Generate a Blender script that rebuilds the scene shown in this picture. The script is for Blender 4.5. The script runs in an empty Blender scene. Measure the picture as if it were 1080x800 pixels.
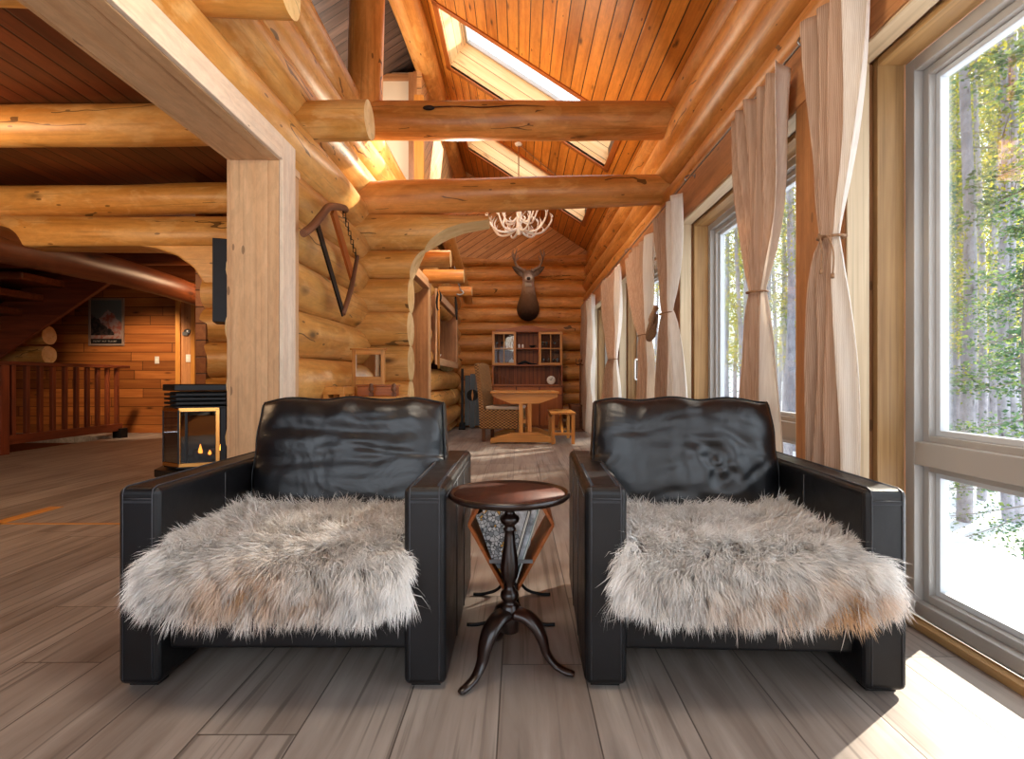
# Log house living room seen between two black armchairs
WORLD, SUN_E, SUN_AZ, SUN_EL = 2.8, 13.5, 54, 28
REAR_E, WIN_E, SKY_E, FILL_E, HALL_E, LOFT_E, EXPO = 0, 0, 0, 50, 85, 40, 0.5
import bpy, math, random
import numpy as np
from mathutils import Vector, Matrix, Euler
R = math.radians
F, CX, CY, H = 575.0, 547.0, 401.0, 0.95
rnd = random.Random(7)
nrs = np.random.RandomState(5)
COL = bpy.context.scene.collection

def P(px, py, D):
    return Vector(((px-CX)/F*D, D, H-(py-CY)/F*D))
def lin(h):
    h = h.lstrip('#'); c = [int(h[i:i+2], 16)/255 for i in (0, 2, 4)]
    return tuple(x/12.92 if x <= .04045 else ((x+.055)/1.055)**2.4 for x in c) + (1,)

# ---------------------------------------------------------------- mesh builder
class MB:
    """verts + faces + wood-grain coordinates (gc) + per piece random value"""
    def __init__(self):
        self.v = []; self.f = []; self.g = []; self.m = []; self.s = []; self.r = []
    def add(self, vs, fs, gs=None, m=0, smooth=False, r=None):
        b = len(self.v)
        off = (rnd.uniform(-40, 40), rnd.uniform(-40, 40), rnd.uniform(-40, 40))
        rv = rnd.random() if r is None else r
        if gs is None: gs = vs
        for p, q in zip(vs, gs):
            self.v.append((p[0], p[1], p[2])); self.g.append((q[0]+off[0], q[1]+off[1], q[2]+off[2])); self.r.append(rv)
        for f in fs:
            self.f.append(tuple(b+i for i in f)); self.m.append(m); self.s.append(smooth)
    def box(self, lo, hi, axis=0, mat=None, m=0, r=None, keepgc=False):
        """axis = grain direction 0/1/2; mat = Matrix applied afterwards"""
        x0, y0, z0 = lo; x1, y1, z1 = hi
        vs = [(x, y, z) for z in (z0, z1) for y in (y0, y1) for x in (x0, x1)]
        fs = [(0, 2, 3, 1), (4, 5, 7, 6), (0, 1, 5, 4), (2, 6, 7, 3), (0, 4, 6, 2), (1, 3, 7, 5)]
        gs = [(v[axis], v[(axis+1) % 3], v[(axis+2) % 3]) for v in vs]
        if mat is not None: vs = [mat @ Vector(v) for v in vs]
        self.add(vs, fs, gs, m, False, r)
        return self
    def beam(self, p0, p1, w, h, up=(0, 0, 1), m=0):
        """box along p0->p1, w wide, h along up"""
        p0 = Vector(p0); p1 = Vector(p1); d = p1-p0; L = d.length; d.normalize()
        u = Vector(up); s = d.cross(u).normalized(); u = s.cross(d).normalized()
        M = Matrix((( d.x, s.x, u.x, p0.x), (d.y, s.y, u.y, p0.y), (d.z, s.z, u.z, p0.z), (0, 0, 0, 1)))
        return self.box((0, -w/2, -h/2), (L, w/2, h/2), 0, M, m)
    def prism(self, pts, d0, d1, plane='xz', m=0, axis=0, mat=None):
        """polygon pts extruded between d0 and d1 along the missing axis"""
        n = len(pts); vs = []
        for d in (d0, d1):
            for a, b in pts:
                vs.append({'xz': (a, d, b), 'yz': (d, a, b), 'xy': (a, b, d)}[plane])
        fs = [tuple(range(n)), tuple(range(2*n-1, n-1, -1))]
        for i in range(n):
            j = (i+1) % n; fs.append((i, n+i, n+j, j))
        gs = [(v[axis], v[(axis+1) % 3], v[(axis+2) % 3]) for v in vs]
        if mat is not None: vs = [mat @ Vector(v) for v in vs]
        self.add(vs, fs, gs, m)
        return self
    def tube(self, pts, rad, n=10, sub=0, m=0, caps=True, flat=1.0, closed=False):
        pts = [Vector(p) for p in pts]
        rad = [rad]*len(pts) if not hasattr(rad, '__len__') else list(rad)
        if sub:
            np_, nr = [], []
            L = len(pts)
            for i in range(L-1):
                a = pts[max(i-1, 0)]; b = pts[i]; c = pts[i+1]; d = pts[min(i+2, L-1)]
                for k in range(sub):
                    t = k/sub
                    np_.append(.5*((2*b)+(c-a)*t+(2*a-5*b+4*c-d)*t*t+(3*b-a-3*c+d)*t**3))
                    nr.append(rad[i]*(1-t)+rad[i+1]*t)
            np_.append(pts[-1]); nr.append(rad[-1]); pts, rad = np_, nr
        L = len(pts); T = []
        for i in range(L):
            if closed: t = pts[(i+1) % L]-pts[i-1]
            else: t = pts[min(i+1, L-1)]-pts[max(i-1, 0)]
            T.append(t.normalized() if t.length > 1e-9 else Vector((0, 0, 1)))
        ref = Vector((0, 0, 1)) if abs(T[0].z) < .9 else Vector((1, 0, 0))
        u = T[0].cross(ref).normalized(); vs = []; gs = []; s = 0
        for i in range(L):
            u = (u-T[i]*u.dot(T[i])).normalized(); w = T[i].cross(u)
            if i: s += (pts[i]-pts[i-1]).length
            for k in range(n):
                a = 2*math.pi*k/n
                vs.append(pts[i]+u*math.cos(a)*rad[i]+w*math.sin(a)*rad[i]*flat)
                gs.append((s, math.cos(a)*rad[i], math.sin(a)*rad[i]))
        fs = []
        for i in range(L-1 if not closed else L):
            for k in range(n):
                j = (i+1) % L
                fs.append((i*n+k, i*n+(k+1) % n, j*n+(k+1) % n, j*n+k))
        self.add(vs, fs, gs, m, True)
        if caps and not closed:
            b = len(self.v)-len(vs)
            self.f.append(tuple(b+k for k in range(n-1, -1, -1))); self.m.append(m); self.s.append(False)
            e = b+(L-1)*n
            self.f.append(tuple(e+k for k in range(n))); self.m.append(m); self.s.append(False)
        return self
    def lathe(self, prof, c=(0, 0, 0), n=24, m=0, flute=None):
        """prof = [(r,z)] bottom to top"""
        vs = []; gs = []
        for r, z in prof:
            for k in range(n):
                a = 2*math.pi*k/n
                rr = r
                if flute and flute[0] < z < flute[1]: rr = r*(1-.10*abs(math.cos(a*5)))
                vs.append((c[0]+rr*math.cos(a), c[1]+rr*math.sin(a), c[2]+z)); gs.append((z, rr*math.cos(a), rr*math.sin(a)))
        fs = []
        for i in range(len(prof)-1):
            for k in range(n):
                fs.append((i*n+k, i*n+(k+1) % n, (i+1)*n+(k+1) % n, (i+1)*n+k))
        self.add(vs, fs, gs, m, True)
        b = len(self.v)-len(vs)
        if prof[0][0] > 1e-4: self.f.append(tuple(b+k for k in range(n-1, -1, -1))); self.m.append(m); self.s.append(False)
        e = b+(len(prof)-1)*n
        if prof[-1][0] > 1e-4: self.f.append(tuple(e+k for k in range(n))); self.m.append(m); self.s.append(False)
        return self
    def log(self, p0, p1, r0, r1=None, n=24, wob=.012, seg=None, m=0, cut0=None, cut1=None, endm=None, flatb=None):
        """a peeled log from p0 to p1; cut0/cut1(z)->coordinate along x for shaped ends (logs along X only); flatb: bottom sawn flat at that z"""
        r1 = r1 or r0
        p0 = Vector(p0); p1 = Vector(p1); d = p1-p0; L = d.length; d = d/L
        seg = seg or max(4, int(L/.18))
        ref = Vector((0, 0, 1)) if abs(d.z) < .9 else Vector((0, 1, 0))
        s = d.cross(ref).normalized(); u = s.cross(d).normalized()
        ph = [rnd.uniform(0, 6.28) for _ in range(8)]; fr = [rnd.uniform(.6, 1.5), rnd.uniform(1.6, 3.2), rnd.uniform(3.5, 6)]
        vs = []; gs = []
        for i in range(seg+1):
            t = i/seg; x = t*L
            rr = r0+(r1-r0)*t
            ox = wob*math.sin(fr[0]*x+ph[0]); oz = wob*math.sin(fr[0]*1.1*x+ph[1])
            for k in range(n):
                a = 2*math.pi*k/n
                q = rr*(1+.028*math.sin(2*a+ph[2]+fr[1]*x*.5)+.02*math.sin(3*a+ph[3]+fr[1]*x)+.014*math.sin(fr[2]*x+ph[4]+a)+.012*math.sin(5*a+ph[6]+fr[2]*x*.7))
                ca, sa = math.cos(a)*q, math.sin(a)*q
                pt = p0+d*x+s*(ca+ox)+u*(sa+oz)
                if flatb is not None and pt.z < flatb: pt.z = flatb
                if i == 0 and cut0: pt.x = cut0(pt.z)
                elif i == seg and cut1: pt.x = cut1(pt.z)
                vs.append(pt); gs.append((x, ca, sa))
        if cut0 or cut1:       # keep the rings between the two shaped ends in order
            for k in range(n):
                a0 = vs[k].x; a1 = vs[seg*n+k].x
                for i in range(1, seg):
                    vs[i*n+k].x = a0+(a1-a0)*i/seg
        fs = []
        for i in range(seg):
            for k in range(n):
                fs.append((i*n+k, i*n+(k+1) % n, (i+1)*n+(k+1) % n, (i+1)*n+k))
        self.add(vs, fs, gs, m, True, None)
        b = len(self.v)-len(vs)
        em = m if endm is None else endm
        def cap(base, flip, cutf):
            ring = [base+k for k in range(n)]
            if cutf is None:
                vv = [self.v[i] for i in ring]; gg = [self.g[i] for i in ring]; bb = len(self.v)
                self.v += vv; self.g += gg; self.r += [self.r[base]]*n
                r2 = [bb+k for k in range(n)]
                self.f.append(tuple(r2[::-1]) if flip else tuple(r2)); self.m.append(em); self.s.append(False)
            else:              # ladder of faces between the two sides: follows the curve
                bb = len(self.v)
                self.v += [self.v[i] for i in ring]; self.g += [self.g[i] for i in ring]; self.r += [self.r[base]]*n
                q = n//4       # vertex k and its mirror (n/2-k): same height
                for j in range(-q, q):
                    a_, b_ = j % n, (j+1) % n; c_, d_ = (n//2-j-1) % n, (n//2-j) % n
                    f = []
                    for t in (a_, b_, c_, d_):
                        if bb+t not in f: f.append(bb+t)
                    if len(f) > 2:
                        self.f.append(tuple(f[::-1]) if flip else tuple(f)); self.m.append(em); self.s.append(False)
        cap(b, True, cut0); cap(b+seg*n, False, cut1)
        return self
    def grid(self, fn, nu, nv, m=0, smooth=True, closeu=False):
        vs = []; gs = []
        for j in range(nv+1):
            for i in range(nu+(0 if closeu else 1)):
                p = fn(i/nu, j/nv); vs.append(p); gs.append((p[2], p[0], p[1]))
        W = nu if closeu else nu+1
        fs = []
        for j in range(nv):
            for i in range(nu):
                fs.append((j*W+i, j*W+(i+1) % W, (j+1)*W+(i+1) % W, (j+1)*W+i))
        self.add(vs, fs, gs, m, smooth)
        return self

def mesh_of(name, mb, mats, off=(0, 0, 0)):
    me = bpy.data.meshes.new(name)
    v = np.array(mb.v, dtype=np.float64)-np.array(off)
    me.from_pydata([tuple(p) for p in v], [], mb.f)
    a = me.attributes.new('gc', 'FLOAT_VECTOR', 'POINT'); a.data.foreach_set('vector', np.array(mb.g, dtype=np.float32).ravel())
    a = me.attributes.new('pr', 'FLOAT', 'POINT'); a.data.foreach_set('value', np.array(mb.r, dtype=np.float32))
    for mm in (mats if isinstance(mats, (list, tuple)) else [mats]): me.materials.append(mm)
    me.polygons.foreach_set('material_index', mb.m); me.polygons.foreach_set('use_smooth', mb.s)
    me.update()
    return me

def obj(name, mb, mats, parent=None, bevel=0, seg=2, label=None, subsurf=0, solid=0):
    if parent is None:
        v = np.array(mb.v); lo = v.min(0); hi = v.max(0); off = ((lo[0]+hi[0])/2, (lo[1]+hi[1])/2, lo[2])
    else: off = (0, 0, 0)
    o = bpy.data.objects.new(name, mesh_of(name, mb, mats, off)); COL.objects.link(o)
    if parent is None: o.location = off
    else: o.parent = parent
    if solid:
        md = o.modifiers.new('thick', 'SOLIDIFY'); md.thickness = solid; md.offset = 0
    if bevel:
        md = o.modifiers.new('edge', 'BEVEL'); md.width = bevel; md.segments = seg; md.limit_method = 'ANGLE'; md.angle_limit = R(40)
        if hasattr(md, 'harden_normals'): md.harden_normals = False
    if subsurf:
        md = o.modifiers.new('sub', 'SUBSURF'); md.levels = subsurf; md.render_levels = subsurf
    if label: o['label'] = label
    return o
def tag(o, label, cat, group=None, kind=None):
    o['label'] = label; o['category'] = cat
    if group: o['group'] = group
    if kind: o['kind'] = kind
    return o
def thing(name, label, cat, loc=(0, 0, 0), rz=0, group=None):
    o = bpy.data.objects.new(name, None); COL.objects.link(o); o.location = loc; o.rotation_euler = (0, 0, rz)
    o.empty_display_size = .1
    return tag(o, label, cat, group)
def struct(name, mb, mats, label=None, parent=None, **k):
    o = obj(name, mb, mats, parent, **k)
    if parent is None:
        o['kind'] = 'structure'
        if label: o['label'] = label
    return o
def copy_tree(o, parent=None):
    c = o.copy(); COL.objects.link(c)
    if parent is not None: c.parent = parent
    for ch in list(o.children): copy_tree(ch, c)
    return c

# ---------------------------------------------------------------- materials
class NT:
    def __init__(self, name):
        self.mat = bpy.data.materials.new(name); self.mat.use_nodes = True
        self.t = self.mat.node_tree; self.n = self.t.nodes; self.n.clear()
        self.out = self.n.new('ShaderNodeOutputMaterial')
    def new(self, ty, **k):
        nd = self.n.new(ty)
        for a, b in k.items(): setattr(nd, a, b)
        return nd
    def lk(self, a, b): self.t.links.new(a, b)
    def val(self, sock, v):
        if hasattr(v, 'links'): self.lk(v, sock)
        elif v is not None: sock.default_value = v
    def math(self, op, a, b=None, c=None, clamp=False):
        nd = self.new('ShaderNodeMath', operation=op, use_clamp=clamp)
        for i, x in enumerate((a, b, c)):
            if x is not None: self.val(nd.inputs[i], x)
        return nd.outputs[0]
    def vmath(self, op, a, b=None):
        nd = self.new('ShaderNodeVectorMath', operation=op)
        self.val(nd.inputs[0], a)
        if b is not None: self.val(nd.inputs[1], b)
        return nd.outputs[0]
    def noise(self, vec, scale=1, detail=4, rough=.55, dist=0):
        nd = self.new('ShaderNodeTexNoise'); self.val(nd.inputs['Vector'], vec)
        nd.inputs['Scale'].default_value = scale; nd.inputs['Detail'].default_value = detail
        nd.inputs['Roughness'].default_value = rough; nd.inputs['Distortion'].default_value = dist
        return nd.outputs[0]
    def ramp(self, fac, stops):
        nd = self.new('ShaderNodeValToRGB'); self.val(nd.inputs[0], fac)
        e = nd.color_ramp.elements
        e[0].position, e[0].color = stops[0]; e[1].position, e[1].color = stops[-1]
        for p, c in stops[1:-1]:
            x = e.new(p); x.color = c
        return nd.outputs[0]
    def mix(self, fac, a, b, mode='MIX'):
        nd = self.new('ShaderNodeMix', data_type='RGBA', blend_type=mode)
        self.val(nd.inputs[0], fac); self.val(nd.inputs[6], a); self.val(nd.inputs[7], b)
        return nd.outputs[2]
    def bsdf(self, col, rough=.5, metal=0, spec=.5, bump=None, bstr=.3, bdist=.01, **k):
        b = self.new('ShaderNodeBsdfPrincipled')
        self.val(b.inputs['Base Color'], col); self.val(b.inputs['Roughness'], rough); self.val(b.inputs['Metallic'], metal)
        b.inputs['Specular IOR Level'].default_value = spec
        for a, v in k.items(): self.val(b.inputs[a.replace('_', ' ')], v)
        if bump is not None:
            bp = self.new('ShaderNodeBump'); bp.inputs['Strength'].default_value = bstr; bp.inputs['Distance'].default_value = bdist
            self.lk(bump, bp.inputs['Height']); self.lk(bp.outputs[0], b.inputs['Normal'])
        self.lk(b.outputs[0], self.out.inputs[0])
        return b
    def gc(self, name='gc'):
        return self.new('ShaderNodeAttribute', attribute_name=name).outputs['Vector']
    def attrf(self, name):
        return self.new('ShaderNodeAttribute', attribute_name=name).outputs['Fac']
    def obj_co(self): return self.new('ShaderNodeTexCoord').outputs['Object']

def g(c, f): return (c[0]*f, c[1]*f, c[2]*f, 1)

def m_wood(name, c1, c2, rough=.45, grain=(1.0, 16, 16), plank=0, length=0, var=.25, knot=.6, kn=(1.1, 4.5, 4.5), groove=(.035, .3), patch=None, check=.0, bstr=.25, spec=.4, kcol=None, fleck=0, fine=.35):
    c1, c2 = (lin(c) if isinstance(c, str) else c for c in (c1, c2))
    N = NT(name); co = N.gc(); pr = N.attrf('pr')
    sep = N.new('ShaderNodeSeparateXYZ'); N.lk(co, sep.inputs[0])
    gl = None; dark = None
    if plank:
        row = N.math('FLOOR', N.math('DIVIDE', sep.outputs[1], plank))
        wn = N.new('ShaderNodeTexWhiteNoise', noise_dimensions='1D'); N.lk(row, wn.inputs['W'])
        fr = N.math('FRACT', N.math('DIVIDE', sep.outputs[1], plank))
        ed = N.math('MINIMUM', fr, N.math('SUBTRACT', 1.0, fr))
        gm = N.math('LESS_THAN', ed, groove[0])
        soft = N.math('DIVIDE', ed, groove[0]*2, clamp=True)
        cell = row
        if length:
            xx = N.math('ADD', N.math('DIVIDE', sep.outputs[0], length), N.math('MULTIPLY', wn.outputs[0], 7.3))
            fx = N.math('FRACT', xx); cell = N.math('ADD', N.math('MULTIPLY', row, 13.37), N.math('FLOOR', xx))
            ex = N.math('MINIMUM', fx, N.math('SUBTRACT', 1.0, fx))
            gm = N.math('MAXIMUM', gm, N.math('LESS_THAN', ex, groove[0]*plank/length))
            soft = N.math('MINIMUM', soft, N.math('DIVIDE', ex, groove[0]*2*plank/length, clamp=True))
        wn2 = N.new('ShaderNodeTexWhiteNoise', noise_dimensions='1D'); N.lk(cell, wn2.inputs['W'])
        pr = wn2.outputs[0]
        off = N.vmath('SCALE', wn2.outputs[1]); off.node.inputs['Scale'].default_value = 30
        co = N.vmath('ADD', co, off); dark = gm; gl = soft
    gco = N.vmath('MULTIPLY', co, grain)
    n1 = N.noise(gco, 1, 5, .6, .6)
    n2 = N.noise(N.vmath('MULTIPLY', co, (.6, 2.2, 2.2)), 1, 3, .6, .8)
    f = N.math('ADD', N.math('MULTIPLY', n1, .55), N.math('MULTIPLY', n2, .45))
    col = N.ramp(f, [(.36, c1), (.5, tuple((a+b)/2 for a, b in zip(c1, c2))), (.63, c2)])
    if patch:
        pn = N.ramp(N.noise(N.vmath('MULTIPLY', co, (1.6, 3.5, 3.5)), 1, 4, .65, 1.2), [(.52, (0, 0, 0, 1)), (.6, (1, 1, 1, 1))])
        pf = N.math('MULTIPLY', pn, .4)
        col = N.mix(pf, col, lin(patch))
    # fine dark grain lines
    ln = N.ramp(N.noise(N.vmath('MULTIPLY', co, (grain[0]*1.2, grain[1]*4, grain[2]*4)), 1, 2, .5), [(.30, (1, 1, 1, 1)), (.42, (0, 0, 0, 1))])
    col = N.mix(N.math('MULTIPLY', ln, fine), col, g(c1, .55))
    # knots
    if knot:
        v = N.new('ShaderNodeTexVoronoi', feature='F1'); N.lk(N.vmath('MULTIPLY', co, kn), v.inputs['Vector']); v.inputs['Scale'].default_value = 1
        kv = N.ramp(v.outputs['Distance'], [(.05, (1, 1, 1, 1)), (.11, (.45, .45, .45, 1)), (.17, (0, 0, 0, 1))])
        wk = N.new('ShaderNodeSeparateColor'); N.lk(v.outputs['Color'], wk.inputs[0])
        kv = N.math('MULTIPLY', kv, N.math('GREATER_THAN', wk.outputs[0], .35))
        col = N.mix(N.math('MULTIPLY', kv, knot), col, lin(kcol) if kcol else g(c1, .18))
    if check:
        wob_ = N.new('ShaderNodeTexNoise'); N.lk(N.vmath('MULTIPLY', co, (2.5, 6, 6)), wob_.inputs['Vector']); wob_.inputs['Scale'].default_value = 1
        wv_ = N.vmath('SCALE', wob_.outputs[1]); wv_.node.inputs['Scale'].default_value = .5
        ce = N.new('ShaderNodeTexVoronoi', feature='DISTANCE_TO_EDGE'); N.lk(N.vmath('ADD', N.vmath('MULTIPLY', co, (.55, 6.5, 6.5)), wv_), ce.inputs['Vector']); ce.inputs['Scale'].default_value = 1
        ck = N.math('LESS_THAN', ce.outputs[0], .014)
        ck = N.math('MULTIPLY', ck, N.math('GREATER_THAN', N.noise(N.vmath('MULTIPLY', co, (1.1, 4, 4)), 1, 2), .58))
        col = N.mix(N.math('MULTIPLY', ck, check), col, g(c1, .12))
    if fleck:
        v2 = N.new('ShaderNodeTexVoronoi', feature='F1'); N.lk(N.vmath('MULTIPLY', co, (5, 14, 14)), v2.inputs['Vector']); v2.inputs['Scale'].default_value = 1
        w2 = N.new('ShaderNodeSeparateColor'); N.lk(v2.outputs['Color'], w2.inputs[0])
        fk = N.math('MULTIPLY', N.math('LESS_THAN', v2.outputs['Distance'], .13), N.math('GREATER_THAN', w2.outputs[0], .72))
        col = N.mix(N.math('MULTIPLY', fk, fleck), col, g(c1, .16))
        pm = N.ramp(N.noise(N.vmath('MULTIPLY', co, (9, 26, 26)), 1, 4, .7, .5), [(.40, (.82, .82, .82, 1)), (.6, (1.05, 1.05, 1.05, 1))])
        col = N.mix(.6, col, pm, 'MULTIPLY')
    bri = N.math('ADD', N.math('MULTIPLY', pr, 2*var), 1-var)
    mul = N.new('ShaderNodeCombineColor')
    for i in range(3): N.lk(bri, mul.inputs[i])
    col = N.mix(1.0, col, mul.outputs[0], 'MULTIPLY')
    h = N.math('MULTIPLY', n1, .35)
    if dark is not None:
        col = N.mix(dark, col, g(c1, groove[1]))
        h = N.math('ADD', h, gl)
    N.bsdf(col, rough, 0, spec, h, bstr, .006)
    return N.mat

def m_plain(name, c, rough=.5, metal=0, spec=.5, nscale=0, namt=.1, bump=0, bdist=.003, **k):
    c = lin(c) if isinstance(c, str) else c
    N = NT(name); col = c; b = None
    co = N.obj_co()
    nz = N.noise(co, nscale or 12, 3, .6)
    col = N.ramp(nz, [(.3, g(c, 1-namt)), (.7, tuple(min(1, x*(1+namt)) for x in c[:3])+(1,))])
    N.bsdf(col, rough, metal, spec, nz if bump else None, bump, bdist, **k)
    return N.mat
M = {}
M['log_gold'] = m_wood('peeled_log_gold', '#b87c34', '#dfab62', .40, (1.0, 11, 11), var=.10, knot=.9, kn=(1.6, 4.2, 4.2), patch='#e6bd80', check=.8, bstr=.35, fleck=.75)
M['log_orange'] = m_wood('peeled_log_orange', '#a86726', '#dc9850', .40, (1.0, 11, 11), var=.10, knot=.9, kn=(1.8, 4.6, 4.6), patch='#e2a860', check=.8, bstr=.35, fleck=.75)
M['log_red'] = m_wood('peeled_log_stained', '#5e2c14', '#894c28', .42, (1.0, 11, 11), var=.15, knot=.8, kn=(1.6, 4.2, 4.2), check=.6, bstr=.3, fleck=.5)
M['log_end'] = m_wood('sawn_log_end', '#d2a867', '#ecd09a', .6, (6, 6, 6), var=.08, knot=0, check=.4)
M['pine_pale'] = m_wood('pale_pine_board', '#c49468', '#dbb48a', .5, (.8, 14, 14), var=.06, knot=0, fleck=.6, bstr=.12)
M['pine_pale2'] = m_wood('whitened_pine_casing', '#dcc2a6', '#efdec9', .5, (.8, 14, 14), var=.05, knot=0, fleck=.6, bstr=.1)
M['pine_warm'] = m_wood('warm_pine_board', '#95623a', '#bf8656', .45, (.8, 16, 16), var=.10, knot=.8, kn=(1.2, 6, 6), bstr=.15, fleck=.5)
M['pine_beige'] = m_wood('beige_pine_board', '#c0a684', '#dcc8a6', .5, (.8, 16, 16), var=.05, knot=.6, bstr=.1)
M['pine_oak'] = m_wood('golden_reveal_board', '#8e6a40', '#bd9561', .5, (.9, 18, 18), var=.06, knot=.5, bstr=.2)
M['plank_ceiling'] = m_wood('ceiling_boards', '#b4671c', '#e0943e', .45, (.9, 14, 14), plank=.135, var=.17, knot=.9, kn=(2.2, 7.5, 7.5), groove=(.04, .10), bstr=.35, fleck=.7)
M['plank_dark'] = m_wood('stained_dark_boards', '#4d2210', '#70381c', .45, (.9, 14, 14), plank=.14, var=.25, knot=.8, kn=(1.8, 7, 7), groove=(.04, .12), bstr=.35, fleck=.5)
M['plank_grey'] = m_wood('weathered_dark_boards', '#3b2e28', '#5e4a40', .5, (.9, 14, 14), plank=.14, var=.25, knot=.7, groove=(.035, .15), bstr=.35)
M['plank_amber'] = m_wood('gable_boards', '#b67e4a', '#e2aa72', .45, (.9, 14, 14), plank=.12, var=.2, knot=.8, kn=(1.6, 6, 6), groove=(.04, .25), bstr=.35, fleck=.5)
M['plank_wall'] = m_wood('horizontal_wall_boards', '#8a4a20', '#b06c34', .45, (.9, 14, 14), plank=.165, var=.3, knot=.9, kn=(1.8, 6, 6), groove=(.03, .15), bstr=.35, length=1.6)
M['plank_shaft'] = m_wood('skylight_shaft_boards', '#dcae74', '#f2cf9c', .45, (.9, 14, 14), plank=.15, var=.08, knot=.6, kn=(1.6, 7, 7), groove=(.03, .3), bstr=.2)
M['floor'] = m_wood('oak_laminate_floor', '#776a61', '#a49990', .42, (1.0, 12, 12), plank=.27, length=1.9, var=.08, knot=.45, kn=(.9, 3.6, 3.6), groove=(.008, .45), bstr=.2, spec=.35, fine=.7)
M['furn'] = m_wood('honey_pine_furniture', '#b06f2c', '#d6984c', .38, (1.2, 16, 16), var=.12, knot=.5, kn=(2, 8, 8), bstr=.12)
M['furn_dark'] = m_wood('amber_pine_furniture', '#8a4518', '#b4682c', .4, (1.2, 16, 16), var=.14, knot=.5, kn=(2, 8, 8), bstr=.12)
M['furn_shadow'] = m_wood('shaded_pine_board', '#6e3713', '#8f4e20', .5, (1.2, 16, 16), plank=.08, var=.2, knot=.5, groove=(.05, .3))  # darker furniture pine, shade of the hutch put into the colour
M['mahog'] = m_wood('dark_mahogany', '#150b08', '#2a140d', .30, (1.5, 20, 20), var=.1, knot=0, bstr=.1, spec=.6)
M['mahog_top'] = m_wood('red_mahogany_top', '#34170e', '#4f2416', .62, (1.5, 14, 14), var=.1, knot=0, bstr=.08, spec=.25)
M['oldwood'] = m_wood('weathered_tool_wood', '#4a2a1a', '#86583a', .6, (1.5, 22, 22), var=.1, knot=.3, check=.6, bstr=.4)
M['rail_wood'] = m_wood('dark_red_rail_wood', '#4a2012', '#7a3c22', .45, (1.2, 16, 16), var=.2, knot=.5, bstr=.2)
M['rack_wood'] = m_wood('orange_teak', '#94481c', '#c4733a', .4, (1.5, 16, 16), var=.08, knot=0, bstr=.1)

def m_leather():
    N = NT('black_leather'); co = N.gc()
    fine = N.new('ShaderNodeTexVoronoi', feature='DISTANCE_TO_EDGE'); N.lk(co, fine.inputs['Vector']); fine.inputs['Scale'].default_value = 420
    big = N.noise(co, 9, 4, .55, 1.2)
    h = N.math('ADD', N.math('MULTIPLY', fine.outputs[0], .35), N.math('MULTIPLY', big, .9))
    col = N.ramp(N.noise(co, 5, 3), [(.3, lin('#09090b')), (.7, lin('#111216'))])
    ro = N.math('ADD', N.math('MULTIPLY', N.noise(co, 14, 3), .22), .27)
    N.bsdf(col, ro, 0, .4, h, .35, .004)
    return N.mat
M['leather'] = m_leather()
def m_crease():
    N = NT('creased_black_leather'); co = N.gc()
    fine = N.new('ShaderNodeTexVoronoi', feature='DISTANCE_TO_EDGE'); N.lk(co, fine.inputs['Vector']); fine.inputs['Scale'].default_value = 420
    a = N.noise(N.vmath('MULTIPLY', co, (5, 3.2, 7)), 1, 3, .45, 2.6)
    b = N.noise(N.vmath('MULTIPLY', co, (3.4, 5, 3.4)), 1, 2, .5, 1.0)
    h = N.math('ADD', N.math('MULTIPLY', fine.outputs[0], .04), N.math('ADD', N.math('MULTIPLY', a, .35), b))
    col = N.ramp(N.noise(co, 5, 3), [(.3, lin('#08090c')), (.7, lin('#101217'))])
    N.bsdf(col, .31, 0, .6, h, .36, .03)
    return N.mat
M['crease'] = m_crease()
M['thread'] = m_plain('grey_thread', '#3c3d42', .6)
M['rubber'] = m_plain('black_plastic_foot', '#0b0b0c', .5)
M['iron'] = m_plain('black_iron', '#17171a', .5, .6, nscale=30, namt=.3, bump=.2)
M['steel'] = m_plain('grey_steel', '#8f9296', .35, .9)
M['alu'] = m_plain('taupe_aluminium_frame', '#a9a5a0', .42, .15, nscale=3, namt=.03)
M['alu_in'] = m_plain('pale_grey_glazing_bead', '#c6cbd0', .4, .1, nscale=3, namt=.03)
M['black_stove'] = m_plain('matt_black_stove_enamel', '#0d0d0f', .45, .2, nscale=20, namt=.2)
M['brass'] = m_plain('polished_brass', '#d8a25a', .22, 1.0, nscale=8, namt=.06)
M['white'] = m_plain('white_glaze', '#e8e6e0', .3)
M['plate_white'] = m_plain('white_plastic_plate', '#dcd8d0', .4)
M['cream_wall'] = m_plain('cream_painted_panel', '#d9c6ab', .7, nscale=2, namt=.03)
M['rope'] = m_plain('tan_cord', '#8c6a4c', .8, nscale=90, namt=.3, bump=.3)
M['ivory'] = m_plain('bleached_antler', '#e9e4dc', .45, nscale=25, namt=.06, bump=.1)
M['antler_brown'] = m_plain('grey_brown_antler', '#8d7867', .5, nscale=40, namt=.2, bump=.2)
M['sled_grey'] = m_wood('grey_painted_boards', '#3c4449', '#566066', .5, (1, 14, 14), var=.06, knot=0)
M['cushion_pale'] = m_plain('cream_seat_pad', '#d8cbb9', .85, nscale=20, namt=.05)
M['magazine_a'] = m_plain('pale_newsprint_cover', '#b9bcc2', .5, nscale=30, namt=.5)
M['magazine_b'] = m_plain('dark_glossy_cover', '#2a2628', .35, nscale=10, namt=.5)
M['magazine_c'] = m_plain('brown_glossy_cover', '#5e4236', .35, nscale=12, namt=.5)
M['magazine_d'] = m_plain('teal_cover', '#5f8c92', .4, nscale=12, namt=.3)
M['paper'] = m_plain('page_edges', '#d6d4ce', .8, nscale=80, namt=.08)
M['ember'] = m_plain('charred_ceramic_log', '#2a1d16', .9, nscale=14, namt=.5, bump=.5, bdist=.01)
M['skin_nose'] = m_plain('black_nose', '#121010', .3)
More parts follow.
